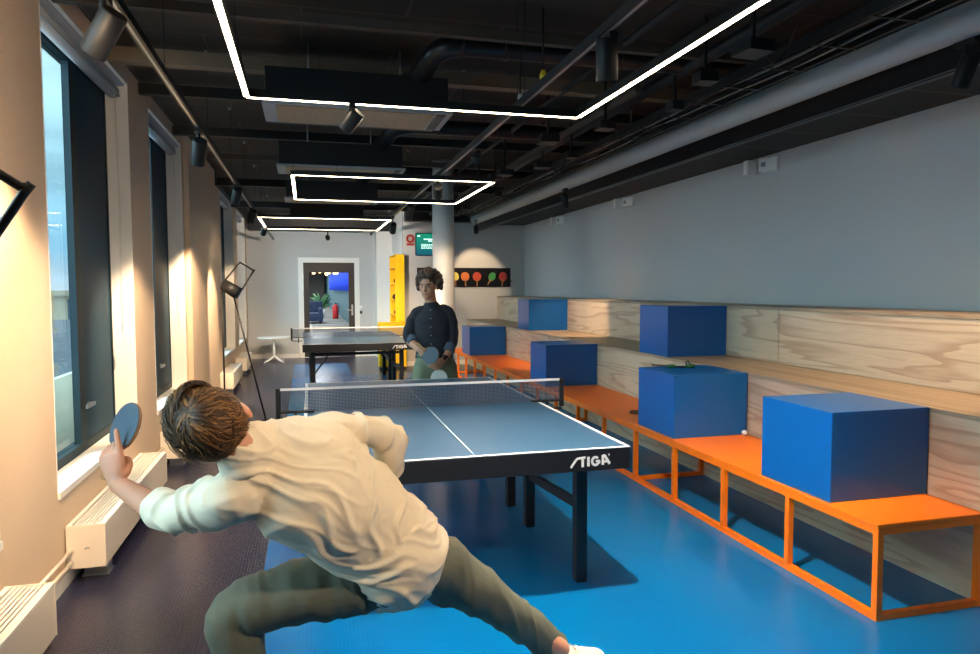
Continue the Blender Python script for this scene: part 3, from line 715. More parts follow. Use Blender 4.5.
# ------------------------------------------------------------------ floor lamps
def lampfig(loc, label, foot=(.435,.06,0)):
    t = thing('floor_lamp', label, 'lamp', loc)
    P = [V(p)*1 for p in [(0,0,0), (0,0,1.56), (.02,0,1.60), (.18,0,1.80), (.205,0,1.81), (.33,0,1.73), (.335,0,1.715), (.16,0,1.44), (.125,0,1.415)]]
    MB().tube(P[:2], .0095, 10).build('rear_leg', BP, t)
    MB().tube([(.125,0,1.415),foot], .0095, 10).build('front_leg', BP, t)
    MB().tube(catmull(P[1:8], 3), .0095, 10).build('bent_handle', BP, t)
    MB().tube([(0,0,.008),(foot[0],foot[1],.008)], .007, 8).build('floor_bar', BP, t)
    hd = MB().tube([(.02,-.02,1.57),(.17,-.05,1.47)], [.062,.072], 24).build('lamp_head', charcoal, t)
    MB().tube([(.172,-.05,1.469),(.176,-.051,1.467)], .064, 20).build('lens', blackg, hd)
    MB().bar((.0,0,1.56), (.15,0,1.43), .02).build('yoke', BP, t)
    return t
lampfig((-.905, 8.32, 0), 'tall black bent tube floor lamp beyond the crouching player, by the windows')
l2 = lampfig((-.885, 1.62, 0), 'black bent tube floor lamp cut by the left edge of the photo', (.05,-.4,0))

# ------------------------------------------------------------------ far end furniture
rt_ = thing('round_table', 'small round white pedestal table against the back wall', 'table', (-.66, 15.1, 0))
MB().tube([(0,0,.50),(0,0,.505),(0,0,.525)], [.30,.33,.33], 36).build('table_top', white, rt_, 0)
MB().tube([(0,0,.06),(0,0,.5)], .022, 14).build('stem', white, rt_)
for k in range(4):
    a = PI/4+k*PI/2; MB().tube([(0,0,.12),(.14*math.cos(a),.14*math.sin(a),.05),(.27*math.cos(a),.27*math.sin(a),.012)], [.022,.018,.012], 10).build('foot', white, rt_)
ys = thing('shelf_unit', 'tall yellow open shelf unit standing at the corner near the back table', 'shelf', (1.74, 13.9, 0))
MB().box(-.08, .095, -.44, -.415, 0, 2.17).build('near_side_panel', yellow, ys); MB().box(-.08, .095, .45, .475, 0, 2.17).build('far_side_panel', yellow, ys)
MB().box(.08, .095, -.415, .45, 0, 2.17).build('back_panel', yellow, ys)
for z in (.25, .7, .98, 1.27, 1.60, 1.9, 2.15): MB().box(-.08, .08, -.415, .45, z, z+.02).build('shelf_board', yellow, ys)
for z, y, r_, c in ((1.29, 13.7, .05, 'red'), (1.29, 13.95, .06, 'black'), (1.0, 13.65, .055, 'black'), (1.0, 13.9, .045, 'red'), (1.62, 13.8, .05, 'red')):
    nm = {('red',1.29): 'red dumbbell on the middle shelf of the yellow unit', ('black',1.29): 'black dumbbell on the middle shelf of the yellow unit',
          ('black',1.0): 'black dumbbell on the lower shelf of the yellow unit', ('red',1.0): 'red dumbbell on the lower shelf of the yellow unit', ('red',1.62): 'red dumbbell on the upper shelf of the yellow unit'}[(c, z)]
    db = thing('dumbbell', nm, 'dumbbell', (1.73, y, z)); mm = redm if c == 'red' else black
    for s in (-1, 1): MB().tube([(0, s*.045, r_), (0, s*.085, r_)], r_, 12).build('weight', mm, db)
    MB().tube([(0,-.05,r_),(0,.05,r_)], .014, 8).build('grip', black, db)
lb = thing('low_cabinet', 'low yellow cabinet at the foot of the tall yellow shelf unit', 'cabinet', (1.55, 13.2, 0))
MB().box(-.24, .26, -.13, .2, .05, .86).build('body', yellow, lb, .004); MB().box(-.25, .27, -.14, .2, .86, .88).build('cabinet_top', yellow, lb, .004)
MB().box(-.22, .24, -.12, .19, 0, .05).build('plinth', black, lb)
# screen and red sign
tv = thing('wall_screen', 'green lit wall screen partly hidden by the white column', 'screen', (2.40, 13.6, 2.37))
MB().box(-.33, .33, -.06, -.0, -.22, .22).build('bezel', blackg, tv, .004)
scr = bpy.data.materials.new('screen_image'); scr.use_nodes = True
nt = scr.node_tree; b = nt.nodes['Principled BSDF']; tc = nt.nodes.new('ShaderNodeTexCoord'); sp = nt.nodes.new('ShaderNodeSeparateXYZ'); cr = nt.nodes.new('ShaderNodeValToRGB')
nt.links.new(tc.outputs['Generated'], sp.inputs[0]); nt.links.new(sp.outputs[2], cr.inputs[0]); cr.color_ramp.elements[0].color = srgb(10,70,90); cr.color_ramp.elements[1].color = srgb(10,120,90)
nt.links.new(cr.outputs[0], b.inputs['Emission Color']); b.inputs['Emission Strength'].default_value = .8; b.inputs['Base Color'].default_value = (0,0,0,1)
so_ = MB().box(-.315, .315, -.063, -.061, -.205, .205).build('screen', scr, tv)
tx = MB(); txm = mat('screen_text', srgb(200,240,230), .5, emit=(.7,1,.9,1), estr=.8)
for z, x0_, x1_ in ((.10,-.17,.12),(.065,-.08,.10),(.0,-.22,.15),(-.025,-.22,.13),(-.05,-.22,.16),(-.075,-.22,.05)):
    x = x0_
    q = random.Random(int(z*1000))
    while x < x1_:
        w_ = q.uniform(.02,.05); hh = .012 if z > .03 else .005; tx.box(x, x+w_, -.0645, -.0632, z-hh, z+hh); x += w_+.009
tx.box(-.29,-.24,-.0645,-.0632,.15,.175)
tx.build('screen_lines', txm, so_)
sg = thing('fire_hose_sign', 'small square red sign with a ring symbol left of the screen', 'sign', (1.975, 13.6, 2.45))
MB().box(-.085, .085, -.006, 0, -.11, .115).build('panel', mat('sign_panel', srgb(190,180,175), .5), sg)
MB().tube([(.062*math.cos(2*PI*k/24), -.010, .03+.062*math.sin(2*PI*k/24)) for k in range(25)], .019, 8, caps=False).build('ring_symbol', redm, sg)
MB().box(-.07, .07, -.009, -.006, -.10, -.06).build('caption_bar', redm, sg)
# racket board
rbx = thing('racket_board', 'black wall board with a rail holding coloured rackets', 'board', (3.30, 13.6, 1.73))
MB().box(-1.2, .70, -.02, -.0, -.19, .19).build('board', blackg, rbx, .003)
MB().box(-1.18, .73, -.05, -.02, -.085, -.065).build('rail', black, rbx)
cols = [(2.60,'yellow',(235,220,90)),(2.84,'yellow',(215,200,90)),(3.05,'orange',(205,112,56)),(3.293,'orange red',(180,66,44)),(3.603,'green',(62,140,76)),(3.832,'dark red',(146,48,46))]
def paddle(t, mface, mback, R=.078, T=Matrix()):
    """blade centre at the origin, face normal +Z, handle along -Y"""
    out = []
    for k in range(36):
        a = 2*PI*k/36; x = R*.97*math.sin(a); y = R*1.03*math.cos(a)
        if y < -R*.72: y = max(y, -R*1.02); x *= 1
        out.append((x, y))
    MB().poly(out, .006, T=T @ Matrix.Translation((0,0,-.003))).build('blade', woodh, t)
    sc_ = [(x*.985, max(y*.985, -R*.78)) for x, y in out]
    MB().poly(sc_, .003, T=T @ Matrix.Translation((0,0,.003))).build('rubber_face', mface, t)
    MB().poly(sc_, .003, T=T @ Matrix.Translation((0,0,-.006))).build('rubber_back', mback, t)
    MB().poly([(-.014,-R*.85),(.014,-R*.85),(.012,-R-.05),(.017,-R-.10),(-.017,-R-.10),(-.012,-R-.05)], .022, T=T @ Matrix.Translation((0,0,-.011))).build('handle', woodh, t, .003)
for i, (x, cn, c) in enumerate(cols):
    lab = {'yellow': 'pale yellow racket on the black board, leftmost in view beside the column', 'orange': 'bright orange racket on the black board', 'orange red': 'orange red racket on the black board, next to the bright orange one',
           'green': 'tilted green racket on the black board', 'dark red': 'dark red racket at the right end of the black board'}[cn]
    if i == 0: continue
    t = thing('racket', lab, 'racket', (x, 13.5385, 1.745))
    tilt = -.45 if cn == 'green' else .06*(i-3)
    m = mat('racket_'+cn.replace(' ', '_'), srgb(*c), .5, var=.15, vscale=60)
    T = Matrix.Rotation(tilt, 4, 'Y') @ Matrix.Rotation(PI/2, 4, 'X')
    if cn == 'green': T = Matrix.Rotation(.0, 4, 'Y') @ Matrix.Rotation(.5, 4, 'Y') @ Matrix.Rotation(PI/2, 4, 'X') @ Matrix.Diagonal((.8,1,1,1))
    paddle(t, m, m, .088, T)

# ------------------------------------------------------------------ people
def finish(mb, name, m, parent, vox, smooth=8, fac=.5, disp=None, label=None):
    """fuse overlapping closed shapes into one continuous surface"""
    bmesh.ops.recalc_face_normals(mb.bm, faces=mb.bm.faces)
    me = bpy.data.meshes.new(name+'_raw'); mb.bm.to_mesh(me); mb.bm.free()
    o = bpy.data.objects.new(name+'_raw', me); C.objects.link(o)
    md = o.modifiers.new('r', 'REMESH'); md.mode = 'VOXEL'; md.voxel_size = vox; md.use_smooth_shade = True
    sm = o.modifiers.new('s', 'SMOOTH'); sm.iterations = smooth; sm.factor = fac
    dg = bpy.context.evaluated_depsgraph_get(); dg.update()
    me2 = bpy.data.meshes.new_from_object(o.evaluated_get(dg)); me2.name = name
    bpy.data.objects.remove(o)
    if disp:
        nr = [v.normal.copy() for v in me2.vertices]
        for v, n_ in zip(me2.vertices, nr): v.co += n_*disp(v.co)
    for p in me2.polygons: p.use_smooth = True
    me2.materials.clear()
    for mm in (m if isinstance(m, (list, tuple)) else [m]): me2.materials.append(mm)
    ob = bpy.data.objects.new(name, me2); C.objects.link(ob)
    if parent is not None:
        me2.transform(parent.matrix_world.inverted() if False else Matrix.Translation(-parent.location)); ob.parent = parent
    if label: ob['label'] = label
    return ob
def limb(mb, pts, rad, side=None, n=20, sub=5):
    R = [(r, r) if not isinstance(r, (list, tuple)) else r for r in rad]
    P = catmull(pts, sub); RR = catmull([(a, b, 0) for a, b in R], sub)
    rs = [(max(q.x, .002), max(q.y, .002)) for q in RR]
    # rounded ends
    d0 = (P[0]-P[1]).normalized(); d1 = (P[-1]-P[-2]).normalized()
    a0 = min(rs[0]); a1 = min(rs[-1])
    P = [P[0]+d0*a0*.8, P[0]+d0*a0*.5]+P+[P[-1]+d1*a1*.5, P[-1]+d1*a1*.8]
    rs = [(rs[0][0]*.35, rs[0][1]*.35), (rs[0][0]*.8, rs[0][1]*.8)]+rs+[(rs[-1][0]*.8, rs[-1][1]*.8), (rs[-1][0]*.35, rs[-1][1]*.35)]
    mb.tube(P, rs, n, side=side)
def hand(mb, W, D, N, T, curls, thumb, s=1.0):
    """W wrist, D towards knuckles, N palm side, T thumb side"""
    W = V(W); D = D.normalized(); T = (T-D*T.dot(D)).normalized(); N0 = D.cross(T); N = N0 if N0.dot(N) > 0 else -N0
    limb(mb, [W-D*.01*s, W+D*.03*s, W+D*.065*s, W+D*.09*s], [(.026*s,.019*s),(.034*s,.018*s),(.041*s,.016*s),(.040*s,.013*s)], side=T, n=18, sub=3)
    offs = [.031, .0105, -.0105, -.030]; lens_ = [.072, .080, .074, .060]; rad = [.0088, .0092, .0088, .0078]
    for k in range(4):
        base = W+D*.085*s+T*offs[k]*s
        d = (D+T*offs[k]*1.5).normalized(); pts = [base-d*.015*s, base]; p = base.copy(); ang = 0
        for j, fr in enumerate((.46, .30, .24)):
            ang += math.radians(curls[k][j]); dd = d*math.cos(ang)+N*math.sin(ang)
            p = p+dd*lens_[k]*fr*s; pts.append(p.copy())
        limb(mb, pts, [rad[k]*s*1.05, rad[k]*s*1.05, rad[k]*s, rad[k]*.95*s, rad[k]*.8*s], n=12, sub=3)
    tb = W+D*.025*s+T*.028*s+N*.005*s
    pts = [tb]+[W+(D*a+T*b+N*c)*s for a, b, c in thumb]
    limb(mb, pts, [.014*s, .012*s]+[.0105*s]*(len(pts)-3)+[.0085*s], n=12, sub=3)
def head_parts(mb, T, EX=.077):
    mb.ell((0,-.012,.03), (.074,.096,.086), T=T, seg=28, rg=18)
    mb.ell((0,.026,-.030), (.061,.064,.080), T=T, seg=28, rg=18)
    mb.ell((0,.052,-.080), (.036,.038,.034), T=T)
    mb.ell((0,.066,-.094), (.022,.020,.018), T=T)
    mb.ell((0,.092,-.012), (.009,.012,.028), T=T); mb.ell((0,.102,-.034), (.012,.012,.010), T=T)
    mb.ell((-.010,.095,-.038), (.008,.010,.007), T=T); mb.ell((.010,.095,-.038), (.008,.010,.007), T=T)
    mb.ell((0,.078,.020), (.046,.012,.009), T=T)
    mb.ell((0,.086,-.060), (.022,.009,.006), T=T); mb.ell((0,.084,-.070), (.019,.010,.007), T=T)
    for s in (-1, 1):
        mb.ell((s*.034,.062,-.030), (.022,.02,.02), T=T)
        E_ = T @ Matrix.Translation((s*EX,-.006,-.012)) @ Matrix.Rotation(s*-.35, 4, 'Z') @ Matrix.Rotation(-.12, 4, 'X')
        mb.ell((0,-.004,0), (.008,.019,.031), T=E_); mb.ell((s*.004,-.012,.004), (.006,.016,.026), T=E_)
def frameT(c, U, F):
    U = U.normalized(); F = (F-U*F.dot(U)).normalized(); X = F.cross(U)
    M_ = Matrix((X, F, U)).transposed().to_4x4(); M_.translation = c; return M_
def face_details(T, par, iris, hairm, skin_lip, inv):
    for s in (-1, 1):
        c = T @ V((s*.031, .0685, -.002))
        e = MB().ell((0,0,0), (.0115,.0115,.0115), T=Matrix.Translation(c-par.location) @ T.to_3x3().to_4x4(), seg=16, rg=10).build('eye', mat('eye_white', srgb(190,180,172), .4), par)
        f = T.to_3x3() @ V((0,1,0))
        MB().ell((0,0,0), (.0078,.0078,.0078), T=Matrix.Translation(c+f*.0062-par.location), seg=12, rg=8).build('iris', iris, e)
        br = MB(); br.tube([T @ V((s*.014,.092,.014))-par.location, T @ V((s*.032,.090,.021))-par.location, T @ V((s*.050,.076,.016))-par.location], [.0028,.0040,.002], 8)
        br.build('eyebrow', hairm, par)
    lp = MB(); lp.tube([T @ V((x, .0965-abs(x)*.35, -.0645))-par.location for x in (-.022,-.012,0,.012,.022)], [.002,.0042,.0048,.0042,.002], 8); lp.build('lips', skin_lip, par)

# ---- player in front (seen from behind, lunging to the left)
P = body_point
p1 = thing('person', 'person in cream shirt and grey green trousers, seen from behind, lunging left', 'person', (-.2, 2.2, 0))
necP, shL, shR = P(246,449,2.02), P(230,499,1.96), P(320,434,2.2)
pel = P(400,560,2.26); hipL, hipR = P(378,572,2.22), P(424,560,2.32)
kneeL = P(234,613,2.13); ankL = V((kneeL.x+.05, kneeL.y+.02, .085)); 
kneeR = P(492,600,2.52); ankR = P(562,660,2.73)+V((0,0,.045))
elL, wrL = P(165,514,2.10), P(117.5,484,2.26)
elR, wrR = P(388,438,2.34), P(372,488,2.46)
headC = P(219,428.5,1.955)
Sax = (shR-shL).normalized()
Uh = (cvec(-.60,.62,-.30)); Eh = cvec(.74,.66,.10)
Fh = Uh.cross(Eh)
if Fh.dot(fw) < 0: Fh = -Fh
TH = frameT(headC, Uh, Fh)
b1 = MB()
head_parts(b1, TH, .088)
b1.tube([TH @ V((-.086,-.006,-.012)), TH @ V((.086,-.006,-.012))], .012, 10)
nb = P(262,464,2.09)
limb(b1, [TH @ V((0,-.02,-.03)), TH @ V((0,-.035,-.09)), nb], [.052,.050,.048], n=20)
limb(b1, [pel, P(365,527,2.21), P(335,500,2.15), P(300,474,2.10), P(262,456,2.05)], [(.15,.11),(.135,.10),(.15,.11),(.16,.11),(.12,.07)], side=Sax, n=24)
limb(b1, [hipL, P(305,592,2.18), kneeL, ankL.lerp(kneeL,.5)+V((0,-.02,0)), ankL], [.085,.078,.058,.052,.036])
limb(b1, [hipR, P(455,580,2.42), kneeR, P(528,628,2.66), ankR], [.085,.078,.055,.050,.034])
limb(b1, [shL, P(196,507,2.02), elL, P(143,500,2.18), wrL], [.052,.046,.040,.038,.027])
limb(b1, [shR, P(358,428,2.28), elR, P(384,464,2.40), wrR], [.052,.046,.038,.038,.027])
# left hand gripping the paddle, index finger laid up along the blade
padC = P(125.5,426.5,2.315); padN = cvec(-.52,.33,-.78)
padH = cvec(-.22,-.95,-.2); padH = (padH-padN*padH.dot(padN)).normalized()
Dh = (P(110,451,2.265)-wrL).normalized()
hand(b1, wrL, Dh, cvec(.25,.15,1), cvec(1,.2,-.1), [(-4,4,4),(22,95,62),(34,95,62),(48,92,60)], [(.045,.030,.028),(.062,.020,.044),(.068,.004,.052)], s=1.08)
# right hand half closed behind the body
hand(b1, wrR, (wrR-P(384,464,2.40)), cvec(-1,0,.2), cvec(0,.3,1), [(35,35,20)]*4, [(.045,.04,.015),(.065,.045,.025),(.085,.04,.03)], s=1.0)
# feet
def foot(mb, A, d, s=1.0):
    d = V((d[0], d[1], 0)).normalized(); z = V((0,0,1))
    A0 = V((A.x, A.y, 0))
    limb(mb, [A0-d*.045*s+z*.045, A0+z*.05, A0+d*.09*s+z*.042, A0+d*.16*s+z*.03], [(.034,.036),(.038,.04),(.043,.034),(.040,.022)], side=d.cross(z), n=18)
foot(b1, ankL, (-1,.5))
fR = V((ankR.x, ankR.y, 0))
foot(b1, ankR, (1,.25))
skin1 = finish(b1, 'body', skin, p1, .0038, smooth=2)

# clothes of player 1
def fold(co, dirs, freq, amp, seed=0):
    a, c, d = dirs
    q = V((co.dot(a)*freq[0], co.dot(c)*freq[1], co.dot(d)*freq[2]+seed))
    v = noise.noise(q); return amp*(1-abs(v)*3.0) if abs(v) < .33 else amp*.0
A1 = (P(400,560,2.26)-P(262,456,2.05)).normalized()
N1 = Sax.cross(A1).normalized()
fd = (A1*.80+cvec(.55,-.05,0)*.5).normalized(); fc = cvec(.35,.9,-.2); fc = (fc-fd*fc.dot(fd)).normalized(); fe = fd.cross(fc)
armd = (elL-shL).normalized(); armd2 = (elR-shR).normalized()
fd = cvec(.93,-.22,.2); fc = cvec(.3,.9,-.35); fc = (fc-fd*fc.dot(fd)).normalized(); fe = fd.cross(fc)
def ridge(x): return max(0, 1-abs(x)*3.2)**1.3
def shirt_disp(co):
    k = max(0, min(1, ((co-shL).dot(armd)+.03)/.10)); k2 = max(0, min(1, ((co-shR).dot(armd2)-.02)/.08)) if (co-shR).length < .42 else 0
    ka = max(k, k2); d = armd if k > k2 else armd2
    w = noise.noise(co*4)*.25
    b_ = ridge(noise.noise(V((co.dot(fd)*2.6, co.dot(fc)*13+w*8, co.dot(fe)*7))))*.011
    b_ += ridge(noise.noise(V((co.dot(fd)*4+9, co.dot(fc)*26+w*10, co.dot(fe)*12))))*.005
    q = co.dot(d)*34+noise.noise(co*9)*2.6
    a_ = ridge(math.sin(q)*.42)*.013+ridge(noise.noise(co*14))*.003
    return (1-ka)*b_+ka*a_+noise.noise(co*6)*.006-.004
sh = MB()
limb(sh, [P(402,564,2.265), P(394,552,2.25), P(368,528,2.21), P(339,503,2.15), P(304,478,2.10), P(274,461,2.07), P(256,453,2.045), P(247,455,1.985), P(241,456,1.95)],
     [(.168,.150),(.172,.152),(.172,.148),(.180,.145),(.195,.135),(.150,.105),(.092,.085),(.088,.086),(.070,.068)], side=Sax, n=32, sub=6)
limb(sh, [P(258,478,2.02), P(244,490,1.99), shL, P(200,506,2.02), P(182,512,2.06), P(170,512,2.09)], [.090,.083,.074,.066,.060,.056], n=24)
limb(sh, [P(292,452,2.13), P(306,442,2.16), shR, P(360,430,2.28), elR, P(390,456,2.36), P(384,472,2.40)], [.085,.078,.066,.055,.052,.050,.047], n=24)
shirt = finish(sh, 'shirt', shirtm, p1, .006, smooth=5, disp=shirt_disp)
cf = MB()
def cuff(mb, a, b, r, w=.008):
    d = (b-a).normalized(); pts = [a, a+d*.006, b-d*.006, b]
    mb.tube(pts, [r-.006, r, r, r-.006], 28)
cuff(cf, P(173,512,2.085), P(157,507,2.125), .060)
finish(cf, 'rolled_cuff', shirtm, p1, .004, smooth=3, disp=lambda c: noise.noise(c*30)*.004)
cf = MB(); cuff(cf, P(387,463,2.385), P(383,474,2.415), .051); finish(cf, 'rolled_cuff', shirtm, p1, .004, smooth=3, disp=lambda c: noise.noise(c*30)*.004)
tr = MB()
limb(tr, [P(402,562,2.26), P(388,552,2.245)], [(.158,.125),(.155,.125)], side=Sax, n=28)
limb(tr, [hipL, P(345,583,2.2), P(290,594,2.165), kneeL, kneeL.lerp(ankL,.2)+V((0,-.01,0)), kneeL.lerp(ankL,.55)+V((.0,-.02,0)), ankL.lerp(kneeL,.12)], [.105,.100,.090,.076,.072,.068,.056], n=24)
limb(tr, [hipR, P(455,578,2.42), kneeR, P(528,627,2.66), P(553,646,2.765)], [.11,.098,.074,.066,.060], n=24)
def pant_disp(co):
    a = (kneeL-hipL).normalized(); return noise.noise(V((co.x*26, co.y*6, co.z*9)))*.006+fold(co, (V((0,.3,1)).normalized(), V((1,0,.25)), V((0,1,0))), (3, 14, 3), .008, 8)
trousers = finish(tr, 'trousers', pantm, p1, .006, smooth=5, disp=pant_disp)
shoem = mat('off_white_canvas', srgb(226,214,194), .7); solem = mat('white_rubber_sole', srgb(235,235,232), .5)
def shoe(A, d, par, up_=.0):
    d = V((d[0], d[1], 0)).normalized(); z = V((0,0,1)); sd = d.cross(z); A0 = V((A.x, A.y, 0))
    mb = MB(); limb(mb, [A0-d*.05+z*.062, A0+z*.068, A0+d*.09+z*.055, A0+d*.175+z*.042], [(.040,.045),(.043,.055),(.048,.042),(.044,.028)], side=sd, n=20)
    so = finish(mb, 'shoe', shoem, par, .005, smooth=4)
    mb = MB(); out = [A0+d*(.065+.155*math.cos(a))+sd*(.05*math.sin(a)*(1+.12*math.cos(a))) for a in [2*PI*k/28 for k in range(28)]]
    mb.poly([(p.x, p.y) for p in out], .026, T=Matrix.Translation((0,0,.001)))
    o = mb.build('sole', solem, None, .004); o.data.transform(Matrix.Translation(-par.location)); o.parent = so
    mb = MB()
    for k in range(4): c = A0+d*(.05+.028*k)+z*(.112-.012*k); mb.tube([c-sd*.022, c+z*.004, c+sd*.022], .003, 6)
    o = mb.build('laces', solem, None); o.data.transform(Matrix.Translation(-par.location)); o.parent = so
shoe(ankL, (-1,.5), p1); shoe(ankR, (1,.25), p1)
# hair of player 1: combed locks spiralling from a crown
hm = bpy.data.materials.new('brown_hair'); hm.use_nodes = True
nt = hm.node_tree; b = nt.nodes['Principled BSDF']; gi = nt.nodes.new('ShaderNodeObjectInfo'); at = nt.nodes.new('ShaderNodeAttribute'); at.attribute_name = 'tone'
cr = nt.nodes.new('ShaderNodeValToRGB'); cr.color_ramp.elements[0].color = srgb(38,25,15); cr.color_ramp.elements[1].color = srgb(146,104,60); e_ = cr.color_ramp.elements.new(.5); e_.color = srgb(74,50,28)
nt.links.new(at.outputs['Fac'], cr.inputs[0]); nt.links.new(cr.outputs[0], b.inputs['Base Color']); b.inputs['Roughness'].default_value = .55; b.inputs['Specular IOR Level'].default_value = .25
def locks(T, par, m, count, rad, cen, whorl, length, lift, wid, keep, sd=1, curl=0):
    rg = random.Random(sd); bm = bmesh.new(); tones = []
    # scalp shell
    res = bmesh.ops.create_uvsphere(bm, u_segments=40, v_segments=28, radius=1)
    for v in res['verts']: v.co = V((v.co.x*rad[0]*1.0, v.co.y*rad[1]*1.0, v.co.z*rad[2]*1.0))+V(cen)
    kill = [f for f in bm.faces if not keep((f.calc_center_median()-V(cen)).normalized())]
    bmesh.ops.delete(bm, geom=kill, context='FACES')
    tones += [.25]*len(bm.faces)
    w = V(whorl).normalized(); made = 0; tries = 0
    while made < count and tries < count*20:
        tries += 1
        z = rg.uniform(-1, 1); a = rg.uniform(0, 2*PI); q = math.sqrt(1-z*z); v = V((q*math.cos(a), q*math.sin(a), z))
        if not keep(v): continue
        fl = v-w*v.dot(w)
        if fl.length < .02: continue
        fl.normalize(); sw = w.cross(fl)
        fl = (fl+sw*(.35+rg.uniform(-.14,.14))); fl = (fl-v*fl.dot(v)).normalized()
        L = length*rg.uniform(.7, 1.25); n = 6; side = v.cross(fl).normalized(); wd = wid*rg.uniform(.6, 1.3)
        prev = None; lf = lift*rg.uniform(.3, 1.3); ph = rg.uniform(0, 6); tone = min(1, max(0, rg.gauss(.5, .28)))
        for i in range(n+1):
            s = i/n; th = L*s/rad[1]; d = (v*math.cos(th)+fl*math.sin(th))
            if curl: d = (d+side*curl*math.sin(ph+s*5)).normalized()
            k = 1.0+lf*math.sin(min(1, s*1.2)*PI*.6)
            p = V((d.x*rad[0]*k, d.y*rad[1]*k, d.z*rad[2]*k))+V(cen)
            if s > .6: p.z -= (s-.6)*.02
            hw = wd*(1-s)**.6+.0003
            r = [bm.verts.new(p-side*hw), bm.verts.new(p+d*hw*.6), bm.verts.new(p+side*hw)]
            if prev:
                for j in range(2): f = bm.faces.new([prev[j], prev[j+1], r[j+1], r[j]]); f.smooth = True; tones.append(tone)
            prev = r
        made += 1
    bm.transform(T); bm.transform(Matrix.Translation(-par.location))
    me = bpy.data.meshes.new('hair'); bm.to_mesh(me); bm.free()
    at_ = me.attributes.new('tone', 'FLOAT', 'FACE')
    for i, t_ in enumerate(tones[:len(me.polygons)]): at_.data[i].value = t_
    me.materials.append(m); o = bpy.data.objects.new('hair', me); C.objects.link(o); o.parent = par; return o
locks(TH, p1, hm, 3000, (.084,.106,.094), (0,-.012,.03), (.05,-.62,.78), .10, .10, .0042,
      lambda v: (v.y < .45 and v.z > -.86+max(0, v.y+.35)*.95 and not (abs(v.x) > .80 and v.z < -.12 and v.y > -.45)) or v.z > .55, 3, .04)
fr_ = locks(TH, p1, hm, 420, (.088,.110,.098), (0,-.010,.032), (.1,-.95,.3), .14, .26, .0032, lambda v: v.y > .05 and v.z > .45, 5, .15); fr_.name = 'fringe'; fr_.data.name = 'fringe'
bk_ = locks(TH, p1, hm, 700, (.086,.107,.096), (0,-.012,.03), (.05,-.62,.78), .11, .10, .0030, lambda v: v.y < .3 and v.z > -.45, 6, .2); bk_.name = 'loose_locks'
# paddle of player 1
pd = thing('table_tennis_paddle', 'blue black table tennis paddle held up in the front player\'s left hand', 'paddle', padC)
X = (-padH).cross(padN).normalized()
Tp = Matrix((X, -padH, padN)).transposed().to_4x4()
paddle(pd, rubber, rubber, .079, Tp)

# ---- standing player behind the table
p2 = thing('person', 'person with curly dark hair and dark shirt standing behind the near table', 'person', (P(432,465,6.15).x, P(432,465,6.15).y, 0))
t6 = 6.12
h2 = P(428.5,286.5,t6-.02)
F2 = cvec(-.28,-.10,-1); U2 = cvec(-.05,1,-.06); T2 = frameT(h2, U2, F2)
sR2, sL2 = P(417,314,t6), P(448,313,t6)          # his right is on the left of the photo
eR2, wR2 = P(409,339,t6-.02), P(420,350,t6-.22)
eL2, wL2 = P(452.5,340,t6), P(444,360,t6-.16)
b2 = MB(); head_parts(b2, T2)
limb(b2, [T2 @ V((0,-.015,-.05)), P(430.5,300,t6), P(431.5,307,t6+.01)], [.052,.052,.062], n=18)
limb(b2, [P(432,308,t6), P(432,320,t6), P(433,338,t6), P(434,356,t6), P(435,368,t6)], [(.07,.045),(.13,.085),(.12,.085),(.13,.09),(.14,.095)], side=rt, n=24)
limb(b2, [sR2, P(410.5,325,t6), eR2, P(414.5,345,t6-.12), wR2], [.050,.043,.038,.034,.025])
limb(b2, [sL2, P(452.5,325,t6), eL2, P(449,351,t6-.08), wL2], [.050,.043,.038,.034,.025])
hpR, hpL = P(426,366,t6), P(444,366,t6)
g0 = lambda x, y: V((x, y, 0))
fRp = P(420,465,t6); fLp = P(454,465,t6)
aR2 = V((fRp.x-.02, fRp.y+.02, .085)); aL2 = V((fLp.x, fLp.y+.04, .085))
kR2 = (hpR+aR2)/2+V((-.03,-.05,.02)); kL2 = (hpL+aL2)/2+V((.03,-.05,.02))
limb(b2, [hpR, (hpR+kR2)/2, kR2, (kR2+aR2)/2, aR2], [.085,.075,.055,.052,.035]); limb(b2, [hpL, (hpL+kL2)/2, kL2, (kL2+aL2)/2, aL2], [.085,.075,.055,.052,.035])
foot(b2, aR2, (-.1,-1)); foot(b2, aL2, (.2,-1))
hand(b2, wR2, cvec(.75,-.6,-.25), cvec(.2,-.3,1), cvec(.6,.7,-.3), [(15,20,10),(45,60,35),(55,65,35),(55,65,35)], [(.045,.035,.02),(.065,.035,.04),(.08,.02,.045)])
hand(b2, wL2, cvec(-.7,-.6,-.3), cvec(.2,-.6,.6), cvec(-.5,.6,-.5), [(20,25,15),(30,40,25),(40,45,25),(45,45,25)], [(.045,.035,.02),(.07,.04,.035),(.09,.03,.04)])
finish(b2, 'body', skin2, p2, .005, smooth=3)
hair2 = mat('dark_curly_hair', srgb(70,48,34), .55, var=.3, vscale=60)
face_details(T2, p2, mat('brown_iris', srgb(50,32,22), .3), hair2, mat('lip', srgb(150,88,76), .5), None)
s2 = MB()
limb(s2, [P(431.5,306.5,t6), P(432,311,t6), P(432.5,322,t6), P(433,338,t6), P(434,350,t6), P(434.5,357,t6)], [(.075,.062),(.140,.080),(.168,.112),(.158,.112),(.165,.118),(.170,.122)], side=rt, n=28)
limb(s2, [P(422,311,t6), sR2, P(411.5,325,t6), eR2+cvec(0,.1,0)*.02, P(411.5,341,t6-.05)], [.055,.056,.054,.052,.046])
limb(s2, [P(443,310,t6), sL2, P(452,325,t6), eL2, P(450,348,t6-.06)], [.055,.056,.054,.052,.046])
def s2d(c): return noise.noise(V((c.x*9, c.y*9, c.z*22)))*.007+noise.noise(c*6)*.008
